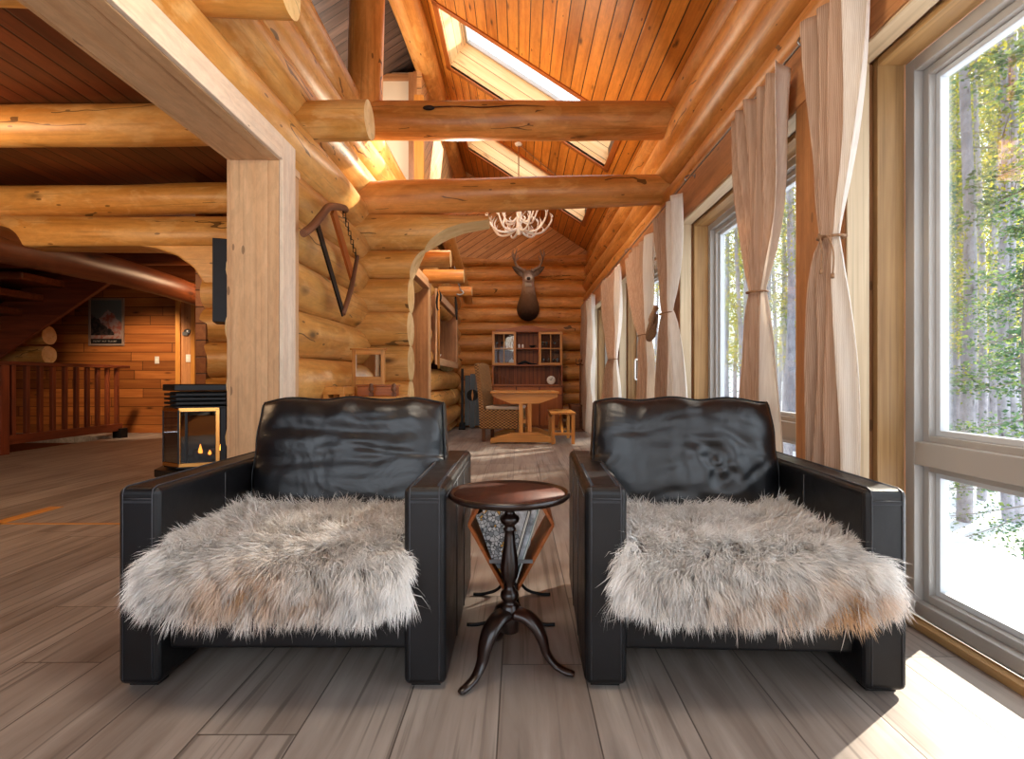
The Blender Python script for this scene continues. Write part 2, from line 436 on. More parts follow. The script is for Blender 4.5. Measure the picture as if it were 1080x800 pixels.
M['snow'] = m_plain('snow', '#d9dee8', .75, nscale=1.2, namt=.03, bump=.5, bdist=.15)

def m_cover():
    N = NT('collage_printed_cover'); co = N.obj_co()
    v = N.new('ShaderNodeTexVoronoi', feature='F1'); N.lk(co, v.inputs['Vector']); v.inputs['Scale'].default_value = 70
    e = N.new('ShaderNodeTexVoronoi', feature='DISTANCE_TO_EDGE'); N.lk(co, e.inputs['Vector']); e.inputs['Scale'].default_value = 70
    sc = N.new('ShaderNodeSeparateColor'); N.lk(v.outputs['Color'], sc.inputs[0])
    col = N.ramp(sc.outputs[0], [(0, lin('#c9cdd2')), (.35, lin('#7e858c')), (.6, lin('#b9bdc4')), (.8, lin('#cf9a3c')), (.9, lin('#a7aeb6')), (1, lin('#8a7fa0'))])
    col.node.color_ramp.interpolation = 'CONSTANT'
    col = N.mix(N.math('LESS_THAN', e.outputs[0], .07), col, lin('#3c4046'))
    N.bsdf(col, .4)
    return N.mat
M['cover'] = m_cover()

def m_glass(name='window_glass', tint=(1, 1, 1, 1), gl=.06):
    N = NT(name)
    tr = N.new('ShaderNodeBsdfTransparent'); tr.inputs[0].default_value = tint
    go = N.new('ShaderNodeBsdfGlossy'); go.inputs['Roughness'].default_value = .02
    lw = N.new('ShaderNodeLayerWeight'); lw.inputs[0].default_value = .22
    mx = N.new('ShaderNodeMixShader')
    N.lk(N.math('ADD', N.math('MULTIPLY', lw.outputs['Fresnel'], .45), gl*.2), mx.inputs[0])
    N.lk(tr.outputs[0], mx.inputs[1]); N.lk(go.outputs[0], mx.inputs[2]); N.lk(mx.outputs[0], N.out.inputs[0])
    return N.mat
M['glass'] = m_glass()
M['cab_glass'] = m_glass('cabinet_glass', (.9, .9, .9, 1), .03)
M['stove_glass'] = m_glass('smoked_stove_glass', (.45, .42, .4, 1), .2)

def m_curtain(name, c1, c2, trans):
    N = NT(name); co = N.gc()
    w = N.new('ShaderNodeTexWave', wave_type='BANDS', bands_direction='Y'); N.lk(co, w.inputs['Vector']); w.inputs['Scale'].default_value = 60; w.inputs['Distortion'].default_value = 1.5
    n = N.noise(N.vmath('MULTIPLY', co, (3, 90, 90)), 1, 3)
    n2 = N.noise(N.vmath('MULTIPLY', co, (220, 220, 220)), 1, 2)
    f = N.math('ADD', N.math('MULTIPLY', n, .7), N.math('MULTIPLY', w.outputs['Fac'], .3))
    col = N.ramp(f, [(.3, lin(c1)), (.7, lin(c2))])
    b = N.bsdf(col, .85, 0, .15, N.math('ADD', n2, f), .25, .002)
    t = N.new('ShaderNodeBsdfTranslucent'); N.lk(col, t.inputs[0])
    mx = N.new('ShaderNodeMixShader'); mx.inputs[0].default_value = trans
    N.lk(b.outputs[0], mx.inputs[1]); N.lk(t.outputs[0], mx.inputs[2]); N.lk(mx.outputs[0], N.out.inputs[0])
    return N.mat
M['linen'] = m_curtain('tan_linen', '#b6947c', '#d6baa2', .38)
M['lining'] = m_curtain('white_lining', '#ddd3c8', '#f2ebe2', .45)

def m_vcol(name, rough=.9, attr='hc', trans=0., spec=.2):
    N = NT(name); a = N.new('ShaderNodeAttribute', attribute_name=attr)
    b = N.bsdf(a.outputs['Color'], rough, 0, spec)
    if trans:
        t = N.new('ShaderNodeBsdfTranslucent'); N.lk(a.outputs['Color'], t.inputs[0])
        mx = N.new('ShaderNodeMixShader'); mx.inputs[0].default_value = trans
        N.lk(b.outputs[0], mx.inputs[1]); N.lk(t.outputs[0], mx.inputs[2]); N.lk(mx.outputs[0], N.out.inputs[0])
    return N.mat
M['fur'] = m_vcol('long_sheepskin_hair', .75, trans=.3)
M['pelt'] = m_plain('sheepskin_hide', '#8c8178', .9, nscale=40, namt=.2)
M['leaf'] = m_vcol('forest_leaves', .6, trans=.5)
M['bark'] = m_wood('pale_grey_bark', '#6f6e76', '#a3a1a8', .8, (6, 7, 7), var=.1, knot=.8, kn=(2.5, 6, 6), kcol='#3a3636', bstr=.6)
M['bark_dark'] = m_wood('brown_grey_bark', '#5e5954', '#8d8780', .85, (6, 7, 7), var=.1, knot=.6, kcol='#2a2624', bstr=.7)

def m_wicker():
    N = NT('woven_wicker'); co = N.obj_co()
    s = N.new('ShaderNodeSeparateXYZ'); N.lk(co, s.inputs[0])
    hx = N.math('ADD', s.outputs[0], s.outputs[1])
    a = N.math('SINE', N.math('MULTIPLY', hx, 95)); b = N.math('SINE', N.math('MULTIPLY', s.outputs[2], 150))
    w = N.math('MULTIPLY', a, b)
    f = N.math('ADD', N.math('MULTIPLY', w, .6), N.math('ADD', N.math('MULTIPLY', N.noise(co, 18, 3), .5), .25))
    col = N.ramp(f, [(.2, lin('#3f2a1a')), (.5, lin('#8a6238')), (.85, lin('#b58a58'))])
    N.bsdf(col, .6, 0, .3, w, .8, .006)
    return N.mat
M['wicker'] = m_wicker()
def m_emit(name, c, s):
    N = NT(name); e = N.new('ShaderNodeEmission'); e.inputs[0].default_value = lin(c); e.inputs[1].default_value = s
    N.lk(e.outputs[0], N.out.inputs[0]); return N.mat
M['flame'] = m_emit('gas_flame', '#ff9a3c', 9)
def m_poster():
    N = NT('mountain_print'); co = N.gc('gc')
    s = N.new('ShaderNodeSeparateXYZ'); N.lk(N.obj_co(), s.inputs[0]); x, z = s.outputs[0], s.outputs[2]
    wob = N.math('MULTIPLY', N.math('SUBTRACT', N.noise(N.obj_co(), 9, 4, .7), .5), .28)
    sky = N.ramp(N.math('DIVIDE', z, .8), [(0, lin('#5c5453')), (1, lin('#56605f'))])
    pk = N.math('ADD', N.math('SUBTRACT', .66, N.math('MULTIPLY', N.math('ABSOLUTE', N.math('SUBTRACT', x, .03)), 1.1)), wob)
    m1 = N.math('LESS_THAN', z, pk)
    col = N.mix(m1, sky, N.ramp(N.noise(N.obj_co(), 14, 3), [(.42, lin('#8f4b3a')), (.58, lin('#96807a'))]))
    pk2 = N.math('ADD', N.math('SUBTRACT', .42, N.math('MULTIPLY', N.math('ADD', x, .1), .85)), wob)
    m2 = N.math('MULTIPLY', N.math('LESS_THAN', z, pk2), N.math('GREATER_THAN', z, .19))
    col = N.mix(m2, col, N.ramp(N.noise(N.obj_co(), 16, 3), [(.45, lin('#17181a')), (.6, lin('#4a3c38'))]))
    N.bsdf(col, .4)
    return N.mat
M['poster'] = m_poster()
M['poster_band'] = m_plain('dark_caption_band', '#1b1a1b', .4)
M['poster_text'] = m_plain('pale_caption_letters', '#a39a8e', .5)
M['frame_pale'] = m_plain('silvery_wood_frame', '#8d7565', .5, nscale=20)
# ================================================================ ROOM SHELL
XR = 1.50          # axis of the window-wall logs
XF = 1.33          # room face of the window-wall boards
XG = 1.56          # window frames
YB = 11.1          # far gable wall (room face)
YT = 5.0           # log partition with the arch (room face)
def ceil_z(x): return 4.51-.65*x
SL = -.65

# floor (boards run towards the far wall); stair well left open
mb = MB()
def floor_piece(x0, y0, x1, y1):
    vs = [(x0, y0, 0), (x1, y0, 0), (x1, y1, 0), (x0, y1, 0)]
    vs2 = [(a, b, -.12) for a, b, c in vs]
    V = vs+vs2
    b = len(mb.v)
    for p in V:
        mb.v.append(p); mb.g.append((p[1], p[0]+.056+2.7, p[2])); mb.r.append(.5)
    for f in ((0, 1, 2, 3), (7, 6, 5, 4), (0, 4, 5, 1), (1, 5, 6, 2), (2, 6, 7, 3), (3, 7, 4, 0)):
        mb.f.append(tuple(b+i for i in f)); mb.m.append(0); mb.s.append(False)
floor_piece(-6.72, -2.6, XG+.02, YB+.3)
floor_piece(-9.6, -2.6, -6.72, 6.6)
floor_piece(-9.6, 9.35, -6.72, YB+.3)
struct('floor', mb, M['floor'], 'grey-brown oak plank floor running the length of the room')
mb = MB(); mb.box((-9.6, 6.5, -2.4), (-6.6, 9.5, -2.3), 0); mb.box((-9.7, 6.5, -2.4), (-9.6, 9.5, 0), 1)
mb.box((-9.6, 6.5, -2.3), (-6.72, 6.6, -.12), 0); mb.box((-9.6, 9.35, -2.3), (-6.72, 9.45, -.12), 0); mb.box((-6.8, 6.6, -2.3), (-6.72, 9.35, -.12), 1)
struct('floor_stairwell', mb, M['plank_dark'])

def log_wall(mb, axis, fixed, a0, a1, zs, rad=.178, endm=0, lean=0, cut0=None, cut1=None, wob=.012):
    for i in range(len(zs)-1):
        zc = (zs[i]+zs[i+1])/2; r = (zs[i+1]-zs[i])/2*1.045
        aa0, aa1 = a0, a1
        fx = fixed+rnd.uniform(-.012, .012)
        if axis == 'y': mb.log((fx, aa0, zc), (fx, aa1, zc), r, r*rnd.uniform(.97, 1.03), wob=wob, endm=1)
        else: mb.log((aa0, fx, zc), (aa1, fx, zc), r, r*rnd.uniform(.97, 1.03), wob=wob, endm=1, cut0=cut0, cut1=cut1)

LZ = [0, .15, .47, .79, 1.11, 1.43, 1.75, 2.04, 2.33, 2.67, 3.0, 3.34, 3.62]
# left log wall: stub of wall between opening and arch wall, and the header logs above the opening
mb = MB()
log_wall(mb, 'y', -1.55, 3.2, YT+.3, LZ[:9])
for i in range(8, 12):
    zc = (LZ[i]+LZ[i+1])/2; r = (LZ[i+1]-LZ[i])/2*1.06
    mb.log((-1.56, -1.2, zc), (-1.56, YB+.3, zc), r*rnd.uniform(.92, 1.08), r*rnd.uniform(.92, 1.05), wob=.025, endm=1)
struct('wall_left', mb, [M['log_gold'], M['log_end']], 'golden log wall beside and above the wide cased opening')
# transverse log wall with the arch
AX0 = -1.02
def arch_x(z):
    t = (z-1.84)/.575
    if t <= 0: return -1.02
    if t >= 1: return -.28
    return -1.02+(1-math.sqrt(1-t*t))*.70
TZ = [0, .31, .63, .95, 1.27, 1.59, 1.90, 2.17]
mb = MB()
log_wall(mb, 'x', YT+.17, -1.75, AX0, TZ, cut1=arch_x, wob=.006)
mb.log((-1.75, YT+.17, 2.34), (-.28, YT+.17, 2.34), .178, .172, wob=.004, endm=1, cut1=arch_x, seg=14)
struct('wall_arch', mb, [M['log_gold'], M['log_end']], 'golden log partition whose log ends are cut to half an arch')
# left hall side of the same partition
mb = MB()
def arch_l(z):
    if z <= 1.5: return -2.93+.08*abs(math.sin(z*9.8))
    return -2.93
log_wall(mb, 'x', YT+.17, -2.8, -1.62, [0, .33, .66, .98, 1.3, 1.62, 1.92, 2.16], cut0=arch_l, wob=.006)
struct('wall_hall_arch', mb, [M['log_gold'], M['log_end']], 'log end pillar with scalloped edge behind the stove')

# inner left wall beyond the arch (doorway and pass-through window)
IX = -1.34
mb = MB()
def seg_y(y0, y1, z0, z1):
    zs = [z for z in LZ if z0-.02 <= z <= z1+.02]
    for i in range(len(zs)-1):
        zc = (zs[i]+zs[i+1])/2; r = (zs[i+1]-zs[i])/2*1.04
        mb.log((IX, y0, zc), (IX, y1, zc), r, r, wob=.01, endm=1)
seg_y(5.3, 5.42, 0, 2.04); seg_y(6.98, 7.5, 0, 2.04); seg_y(7.5, 10.15, 0, 1.11); seg_y(10.15, 11.35, 0, 2.04); seg_y(5.3, 11.35, 2.33, 2.67)
for zc, a, b in ((2.19, 5.3, 11.35),): mb.log((IX, a, zc), (IX, b, zc), .15, .15, wob=.01, endm=1)
struct('wall_left_inner', mb, [M['log_gold'], M['log_end']], 'log side wall past the arch with a doorway and an opening')

# far gable wall
mb = MB()
for i, (a, b) in enumerate([(0, .16), (.16, .46), (.46, .70), (.70, .95), (.95, 1.27), (1.27, 1.56), (1.56, 1.90), (1.90, 2.14), (2.14, 2.43), (2.43, 2.67), (2.67, 3.0), (3.0, 3.30), (3.30, 3.57)]):
    r = (b-a)/2*1.05
    mb.log((-1.5, YB+.15, (a+b)/2), (1.6, YB+.15, (a+b)/2), max(r, .12), max(r, .12), wob=.012, endm=1)
struct('wall_far', mb, [M['log_orange'], M['log_end']], 'orange log end wall at the far end of the room')
mb = MB(); mb.box((-9.8, YB+.24, -.2), (2.3, YB+.34, 5.8), 0); struct('wall_far_sheathing', mb, M['plank_dark'])
# gable above: boards laid parallel to the roof slope
mb = MB()
a = math.atan(.65)
vs = [(-1.6, YB+.02, 3.42), (1.6, YB+.02, 3.42), (1.45, YB+.02, 3.55), (-1.3, YB+.02, 5.36), (-1.6, YB+.02, 5.2)]
gs = [(x*math.cos(a)+z*math.sin(a), -x*math.sin(a)+z*math.cos(a), 0) for x, y, z in vs]
b0 = len(mb.v); mb.v += vs+[(x, y+.06, z) for x, y, z in vs]; mb.g += gs+gs; mb.r += [.5]*10
mb.f += [(0, 1, 2, 3, 4), (9, 8, 7, 6, 5)]+[(i, (i+1) % 5, 5+(i+1) % 5, 5+i) for i in range(5)]; mb.m += [0]*7; mb.s += [False]*7
struct('wall_gable', mb, M['plank_amber'], 'diagonal boards filling the gable above the end wall logs')

# ---------------------------------------------------------------- window wall
mb = MB()
# logs above the windows
for a, b, x, in ((2.53, 2.74, 1.43), (2.73, 3.05, 1.47), (3.04, 3.34, 1.475), (3.33, 3.62, 1.49)):
    mb.log((x, -1.6, (a+b)/2), (x, YB+.3, (a+b)/2), (b-a)/2*1.0, (b-a)/2*.99, wob=.012, endm=1)
mb.box((1.56, -1.6, 2.5), (1.8, YB+.3, 3.75), 1)
struct('wall_right', mb, [M['log_orange'], M['log_end']], 'orange logs running above the row of windows')
mb = MB()
wins = [(-.6, 2.23), (2.62, 4.52), (5.0, 7.25), (7.7, 9.9)]
piers = [(-1.6, -.6), (2.23, 2.62), (4.52, 5.0), (7.25, 7.7), (9.9, YB+.25)]
WT = 2.25
for y0, y1 in piers:
    ym = y0+(y1-y0)*.58
    mb.box((XF, y0+.001, .05), (XF+.03, ym, WT), 2); mb.box((XF+.002, ym+.004, .05), (XF+.03, y1-.001, WT), 2)
    mb.box((XF+.03, y0+.012, .05), (1.66, y1-.012, WT), 2)
mb.box((XF-.005, -1.6, WT), (XF+.03, YB+.2, 2.56), 1); mb.box((XF+.03, -1.6, WT+.02), (1.70, YB+.2, 2.56), 1)
struct('wall_right_piers', mb, [M['pine_warm']], 'warm pine boards covering the piers and header between windows', bevel=.003)
mb = MB()
for y0, y1 in wins:                        # reveals: pale board, dark gap, golden board
    for yy, sg in ((y0, 1), (y1, -1)):
        mb.box((XF+.006, min(yy, yy+sg*.012), .05), (XF+.098, max(yy, yy+sg*.012), WT), 2, m=0)
        mb.box((XF+.118, min(yy, yy+sg*.03), .05), (XG-.002, max(yy, yy+sg*.03), WT), 2, m=1)
    mb.box((XF+.006, y0+.012, WT-.012), (XF+.098, y1-.012, WT), 1, m=0)
    mb.box((XF+.118, y0+.03, WT-.03), (XG-.002, y1-.03, WT), 1, m=1)
    mb.box((1.515, y0, .0), (XG, y1, .03), 1, m=1)
struct('trim_1', mb, [M['pine_beige'], M['pine_oak'], M['pine_warm']], 'pale and golden boards lining the window recesses', bevel=.003)

def window(i, y0, y1, rail=.665, door=False):
    t = bpy.data.objects.new('window_%d' % i, None); COL.objects.link(t); t['kind'] = 'structure'
    t['label'] = ['tall picture window with lower pane beside the black armchair', 'window behind the second curtain, seen past the armchair back', 'glazed door bay behind the middle curtains', 'narrow-looking window nearest the end wall'][i-1]
    t.location = (XG, y0, .035)
    W = y1-y0-.06; Z1 = WT-.03-.035; o = .03
    m = MB()
    def fr(x0, x1, e0, e1, z0, z1, b, mm=0):      # rectangular ring of width b
        m.box((x0, e0, z0), (x1, e0+b, z1), 2, m=mm); m.box((x0, e1-b, z0), (x1, e1, z1), 2, m=mm)
        m.box((x0, e0+b, z0), (x1, e1-b, z0+b), 1, m=mm); m.box((x0, e0+b, z1-b), (x1, e1-b, z1), 1, m=mm)
    fr(0, .10, o, o+W, 0, Z1, .05)
    fr(.035, .10, o+.05, o+W-.05, .05, Z1-.05, .03)
    zr = rail-.035
    m.box((.0, o+.05, zr-.045), (.10, o+W-.05, zr+.045), 1)
    m.box((.035, o+.08, zr-.07), (.10, o+W-.08, zr+.07), 1)
    obj('frame', m, M['alu'], t, bevel=.003)
    m = MB()
    fr(.062, .098, o+.08, o+W-.08, zr+.07, Z1-.08, .022); fr(.062, .098, o+.08, o+W-.08, .08, zr-.07, .022)
    obj('glazing_bead', m, M['alu_in'], t, bevel=.002)
    for z0, z1 in ((zr+.07, Z1-.08), (.08, zr-.07)):
        m = MB(); m.box((.078, o+.09, z0+.01), (.084, o+W-.09, z1-.01), 1); obj('pane', m, M['glass'], t)
    return t
for i, (y0, y1) in enumerate(wins): window(i+1, y0, y1)
mb = MB(); mb.box((XG+.10, -1.6, -.3), (1.72, YB+.3, .03), 1); mb.box((XG, -1.6, -.3), (1.72, YB+.3, -.001), 1)
struct('wall_right_sill', mb, M['alu'])

# ---------------------------------------------------------------- ceiling with two skylights
RX = -1.30; EX = 1.47
sky = [(6.0, 7.25), (8.55, 9.8)]; SX0, SX1 = -.92, 1.16
mb = MB()
def slope_piece(x0, x1, y0, y1, th=.05):
    L = math.sqrt(1+.65**2)
    vs = [(x0, y0, ceil_z(x0)), (x1, y0, ceil_z(x1)), (x1, y1, ceil_z(x1)), (x0, y1, ceil_z(x0))]
    b = len(mb.v); V = vs+[(a, c, z+th) for a, c, z in vs]
    for p in V: mb.v.append(p); mb.g.append((p[1], p[0]*L, 0)); mb.r.append(.5)
    for f in ((3, 2, 1, 0), (4, 5, 6, 7), (0, 1, 5, 4), (1, 2, 6, 5), (2, 3, 7, 6), (3, 0, 4, 7)):
        mb.f.append(tuple(b+i for i in f)); mb.m.append(0); mb.s.append(False)
slope_piece(RX, EX, -1.6, sky[0][0]); slope_piece(RX, EX, sky[0][1], sky[1][0]); slope_piece(RX, EX, sky[1][1], YB+.1)
for y0, y1 in sky: slope_piece(RX, SX0, y0, y1); slope_piece(SX1, EX, y0, y1)
struct('ceiling', mb, M['plank_ceiling'], 'orange tongue and groove boards on the sloping ceiling')
mb = MB()          # outer roof skin so that no daylight leaks round the shafts
L_ = .62
def roof_box(x0, x1, y0, y1):
    vs = [(x0, y0, ceil_z(x0)+.12), (x1, y0, ceil_z(x1)+.12), (x1, y1, ceil_z(x1)+.12), (x0, y1, ceil_z(x0)+.12)]
    V = vs+[(a, b_, c+.18) for a, b_, c in vs]
    mb.add(V, [(3, 2, 1, 0), (4, 5, 6, 7), (0, 1, 5, 4), (1, 2, 6, 5), (2, 3, 7, 6), (3, 0, 4, 7)])
roof_box(RX, 2.3, -1.9, sky[0][0]-.03); roof_box(RX, 2.3, sky[0][1]+.03, sky[1][0]-.03); roof_box(RX, 2.3, sky[1][1]+.03, YB+.6)
for y0, y1 in sky: roof_box(RX, SX0-.03, y0-.03, y1+.03); roof_box(SX1+.03, 2.3, y0-.03, y1+.03)
struct('roof', mb, M['plank_grey'])
for i, (y0, y1) in enumerate(sky):
    t = bpy.data.objects.new('window_%d' % (5+i), None); COL.objects.link(t); t['kind'] = 'structure'
    t['label'] = ['larger skylight in the sloping ceiling, crossed by the upper log beam', 'further skylight in the sloping ceiling near the antler chandelier'][i]
    t.location = ((SX0+SX1)/2, y0, ceil_z((SX0+SX1)/2))
    bx, by, bz = t.location
    hgt = .42
    nx, nz = .65/math.hypot(1, .65), 1/math.hypot(1, .65)
    m = MB()
    A = [(SX0, y0), (SX1, y0), (SX1, y1), (SX0, y1)]
    lo = [(x-bx, y-by, ceil_z(x)-bz) for x, y in A]; hi = [(p[0]+nx*hgt, p[1], p[2]+nz*hgt) for p in lo]
    for k in range(4):
        a_, b_, c_, d_ = lo[k], lo[(k+1) % 4], hi[(k+1) % 4], hi[k]
        if k % 2 == 0: gs = [(p[0]*1.19, q, 0) for p, q in ((a_, 0), (b_, 0), (c_, hgt), (d_, hgt))]
        else: gs = [(p[1], q, 0) for p, q in ((a_, 0), (b_, 0), (c_, hgt), (d_, hgt))]
        # thickness outwards
        cx_, cy_ = 0, (y1-y0)/2
        out = [(-.02 if k == 3 else .02 if k == 1 else 0, -.02 if k == 0 else .02 if k == 2 else 0, 0)]*4
        oo = [(p[0]+q[0], p[1]+q[1], p[2]+q[2]) for p, q in zip((a_, b_, c_, d_), out)]
        m.add([a_, b_, c_, d_]+oo, [(0, 1, 2, 3), (7, 6, 5, 4), (0, 4, 5, 1), (1, 5, 6, 2), (2, 6, 7, 3), (3, 7, 4, 0)], gs+gs, r=.5)
    obj('shaft', m, M['plank_shaft'], t)
    m = MB()          # casing strip round the opening
    for k in range(4):
        a_, b_ = Vector(lo[k]), Vector(lo[(k+1) % 4])
        e = (b_-a_).normalized()*.045
        m.beam(a_-e+Vector((-nx, 0, -nz))*.006, b_+e+Vector((-nx, 0, -nz))*.006, .07, .02, up=(nx, 0, nz))
    obj('casing', m, M['furn_dark'], t, bevel=.002)
    m = MB()
    for k in range(4):
        a_, b_ = Vector(hi[k]), Vector(hi[(k+1) % 4]); m.beam(a_, b_, .07, .05, up=(nx, 0, nz))
    obj('frame', m, M['alu'], t, bevel=.003)
    m = MB(); V = [(p[0]+nx*.005, p[1], p[2]+nz*.005) for p in hi]
    m.add(V+[(p[0]+nx*.006, p[1], p[2]+nz*.006) for p in V], [(3, 2, 1, 0), (4, 5, 6, 7), (0, 1, 5, 4), (1, 2, 6, 5), (2, 3, 7, 6), (3, 0, 4, 7)])
    obj('pane', m, M['glass'], t)

# left slope of the roof (dark underside) beyond the ridge
mb = MB()
def lz(x): return 5.36+.65*(x-RX)
for y0, y1 in ((-1.6, YB+.3),):
    vs = [(-5.0, y0, lz(-5.0)), (RX, y0, lz(RX)), (RX, y1, lz(RX)), (-5.0, y1, lz(-5.0))]
    V = vs+[(a, b_, c+.2) for a, b_, c in vs]
    # boards follow the slope here
    mb.add(V, [(3, 2, 1, 0), (4, 5, 6, 7), (0, 1, 5, 4), (1, 2, 6, 5), (2, 3, 7, 6), (3, 0, 4, 7)], [(p[0]*1.19+p[1]*.35, p[1], 0) for p in V], r=.5)
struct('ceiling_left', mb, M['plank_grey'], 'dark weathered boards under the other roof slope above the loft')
# loft floor / hall ceiling
mb = MB(); mb.box((-9.7, -1.6, 2.87), (-1.74, YB+.3, 2.96), 1)
mb.g = [(y_, x_, z_) for (x_, y_, z_) in mb.v]
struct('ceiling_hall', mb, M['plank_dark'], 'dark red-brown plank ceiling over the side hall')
# loft walls
mb = MB(); mb.box((-2.6, 7.35, 2.95), (-1.74, 7.42, 5.05), 2)
mb.box((-1.74, 7.35, 3.3), (-1.42, 7.42, 5.1), 2)
struct('wall_loft', mb, M['cream_wall'], 'cream painted loft wall panel seen between post and rafter')
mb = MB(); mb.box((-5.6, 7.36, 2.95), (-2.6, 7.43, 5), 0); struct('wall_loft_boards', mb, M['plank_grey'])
mb = MB()
mb.box((-2.25, 7.30, 4.98), (-1.36, 7.35, 5.06), 0, m=0)
mb.box((-1.47, 7.27, 3.3), (-1.40, 7.35, 5.06), 2, m=0); mb.box((-1.40, 7.25, 3.3), (-1.35, 7.33, 5.06), 2, m=0)
mb.box((-1.345, 7.0, 3.3), (-1.22, 7.12, 4.62), 2, m=1)
struct('trim_2', mb, [M['pine_warm'], M['furn']], 'pine trim and corner post edging the loft panel', bevel=.004)
mb = MB(); vs = [(-1.27, 7.12, 3.3), (-1.27, YB, 3.3), (-1.27, YB, 5.3), (-1.27, 7.12, 5.3)]
V = vs+[(-1.33, b_, c) for a_, b_, c in vs]
mb.add(V, [(0, 1, 2, 3), (7, 6, 5, 4), (0, 4, 5, 1), (1, 5, 6, 2), (2, 6, 7, 3), (3, 7, 4, 0)], [(p[1]*.8+p[2]*.6, -p[1]*.6+p[2]*.8, 0) for p in V], r=.5)
struct('wall_loft_side', mb, M['plank_amber'], 'boarded knee wall of the loft under the ridge')

# cased opening to the hall: jamb, header
t = bpy.data.objects.new('trim_3', None); COL.objects.link(t); t['kind'] = 'structure'
t['label'] = 'pale pine jamb and header casing framing the wide opening to the hall'; t.location = (-1.49, 3.1, 0)
def loc(mb_, o):       # shift the world vertices into the local space of the unrotated empty
    l = o.location; mb_.v = [(a-l.x, b-l.y, c-l.z) for a, b, c in mb_.v]; return mb_
JX0, JX1, JY, JZ = -1.64, -1.35, 3.1, 2.205
m = MB(); m.box((JX0, JY, 0), (JX1-.075, JY+.035, JZ), 2); m.box((JX1-.072, JY-.006, 0), (JX1-.012, JY+.035, JZ), 2)
m.box((JX0, JY+.036, 0), (JX1-.02, JY+.3, JZ), 2)
obj('jamb', loc(m, t), M['pine_pale'], t, bevel=.004)
m = MB(); m.box((JX0, -1.2, JZ), (JX1-.075, JY+.3, JZ+.04), 1); m.box((JX1-.072, -1.2, JZ-.006), (JX1-.012, JY+.3, JZ+.04), 1)
obj('header_lining', loc(m, t), M['pine_pale'], t, bevel=.004)
m = MB(); m.box((JX1-.010, JY-.004, 0), (JX1+.012, JY+.17, JZ+.13), 2)
obj('casing_post', loc(m, t), M['pine_pale2'], t, bevel=.003)
m = MB(); m.box((JX1-.010, -1.2, JZ-.004), (JX1+.013, JY-.006, JZ+.13), 1)
obj('casing_header', loc(m, t), M['pine_pale2'], t, bevel=.003)
m = MB(); m.box((JX0-.02, JY-.0, 0), (JX0+.0, JY+.15, JZ+.1), 2); m.box((JX0-.02, -1.2, JZ), (JX0, JY, JZ+.12), 1)
obj('casing_hall', loc(m, t), M['pine_pale'], t, bevel=.003)

# doorway casing and pass-through casing in the inner left wall
def cased(name, label, y0, y1, z0, z1, sill=False):
    t = bpy.data.objects.new(name, None); COL.objects.link(t); t['kind'] = 'structure'; t['label'] = label; t.location = (IX, y0, z0)
    m = MB(); xo = -1.15; xi = -1.50
    m.box((xi, y1, z0), (xo, y1+.03, z1), 2); m.box((xi, y0-.03, z0), (xo, y0, z1), 2); m.box((xi, y0-.03, z1), (xo, y1+.03, z1+.03), 1)
    if sill: m.box((xi, y0-.03, z0-.03), (xo, y1+.03, z0), 1)
    obj('lining', loc(m, t), M['pine_warm'], t, bevel=.003)
    m = MB(); b = .10
    m.box((xo, y1-.005, z0-(b if sill else 0)), (xo+.022, y1+b, z1+b), 2); m.box((xo, y0-b, z0-(b if sill else 0)), (xo+.022, y0+.005, z1+b), 2)
    m.box((xo+.001, y0, z1-.005), (xo+.021, y1, z1+b), 1)
    if sill: m.box((xo+.001, y0, z0-b), (xo+.021, y1, z0+.005), 1)
    obj('casing', loc(m, t), M['pine_pale'], t, bevel=.003)
cased('door_1', 'open pine-cased doorway just past the arch', 5.44, 6.92, 0, 2.12)
cased('window_7', 'open pine-cased pass-through in the log side wall', 7.6, 10.0, 1.27, 2.12, True)

# room beyond that wall (only glimpsed): closes the light off
mb = MB(); mb.box((-3.2, 5.4, 0), (-3.1, YB+.2, 2.84), 1); struct('wall_inner_room', mb, M['plank_wall'])

# ---------------------------------------------------------------- the side hall
mb = MB(); Y0 = 9.9
def bwall(x0, x1, y, z0=0, z1=2.84):
    vs = [(x0, y, z0), (x1, y, z0), (x1, y, z1), (x0, y, z1)]; V = vs+[(a, b+.1, c) for a, b, c in vs]
    mb.add(V, [(0, 1, 2, 3), (7, 6, 5, 4), (0, 4, 5, 1), (1, 5, 6, 2), (2, 6, 7, 3), (3, 7, 4, 0)], [(p[0]+.3, p[2], 0) for p in V], r=.5)
bwall(-9.7, -5.8, Y0); 
struct('wall_hall_far', mb, M['plank_wall'], 'horizontal knotty pine board wall across the hall')
mb = MB(); mb.box((-5.83, 9.35, 0), (-5.56, 9.95, 2.84), 2); mb.box((-5.08, 9.35, 0), (-3.1, 9.95, 2.84), 2); mb.box((-5.56, 9.35, 2.36), (-5.08, 9.95, 2.84), 0)
struct('wall_hall_return', mb, M['pine_warm'], 'reddish board panel beside the dark hall doorway')
mb = MB(); mb.box((-5.87, 9.32, 0), (-5.79, 9.36, 2.6), 2); mb.box((-5.60, 9.31, 0), (-5.53, 9.36, 2.40), 2); mb.box((-5.11, 9.31, 0), (-5.04, 9.36, 2.40), 2); mb.box((-5.53, 9.31, 2.33), (-5.11, 9.36, 2.40), 0)
struct('door_2', mb, M['furn'], 'pine casing of the dark doorway at the back of the hall', bevel=.003)
mb = MB(); mb.box((-9.75, -1.6, 0), (-9.65, 6.6, 2.84), 1); mb.box((-9.75, 6.6, -2.4), (-9.65, Y0+.1, 2.84), 1)
mb.box((-9.75, 9.95, 2.84), (-3.05, 10.05, 3.0)); struct('wall_hall_left', mb, M['plank_wall'])
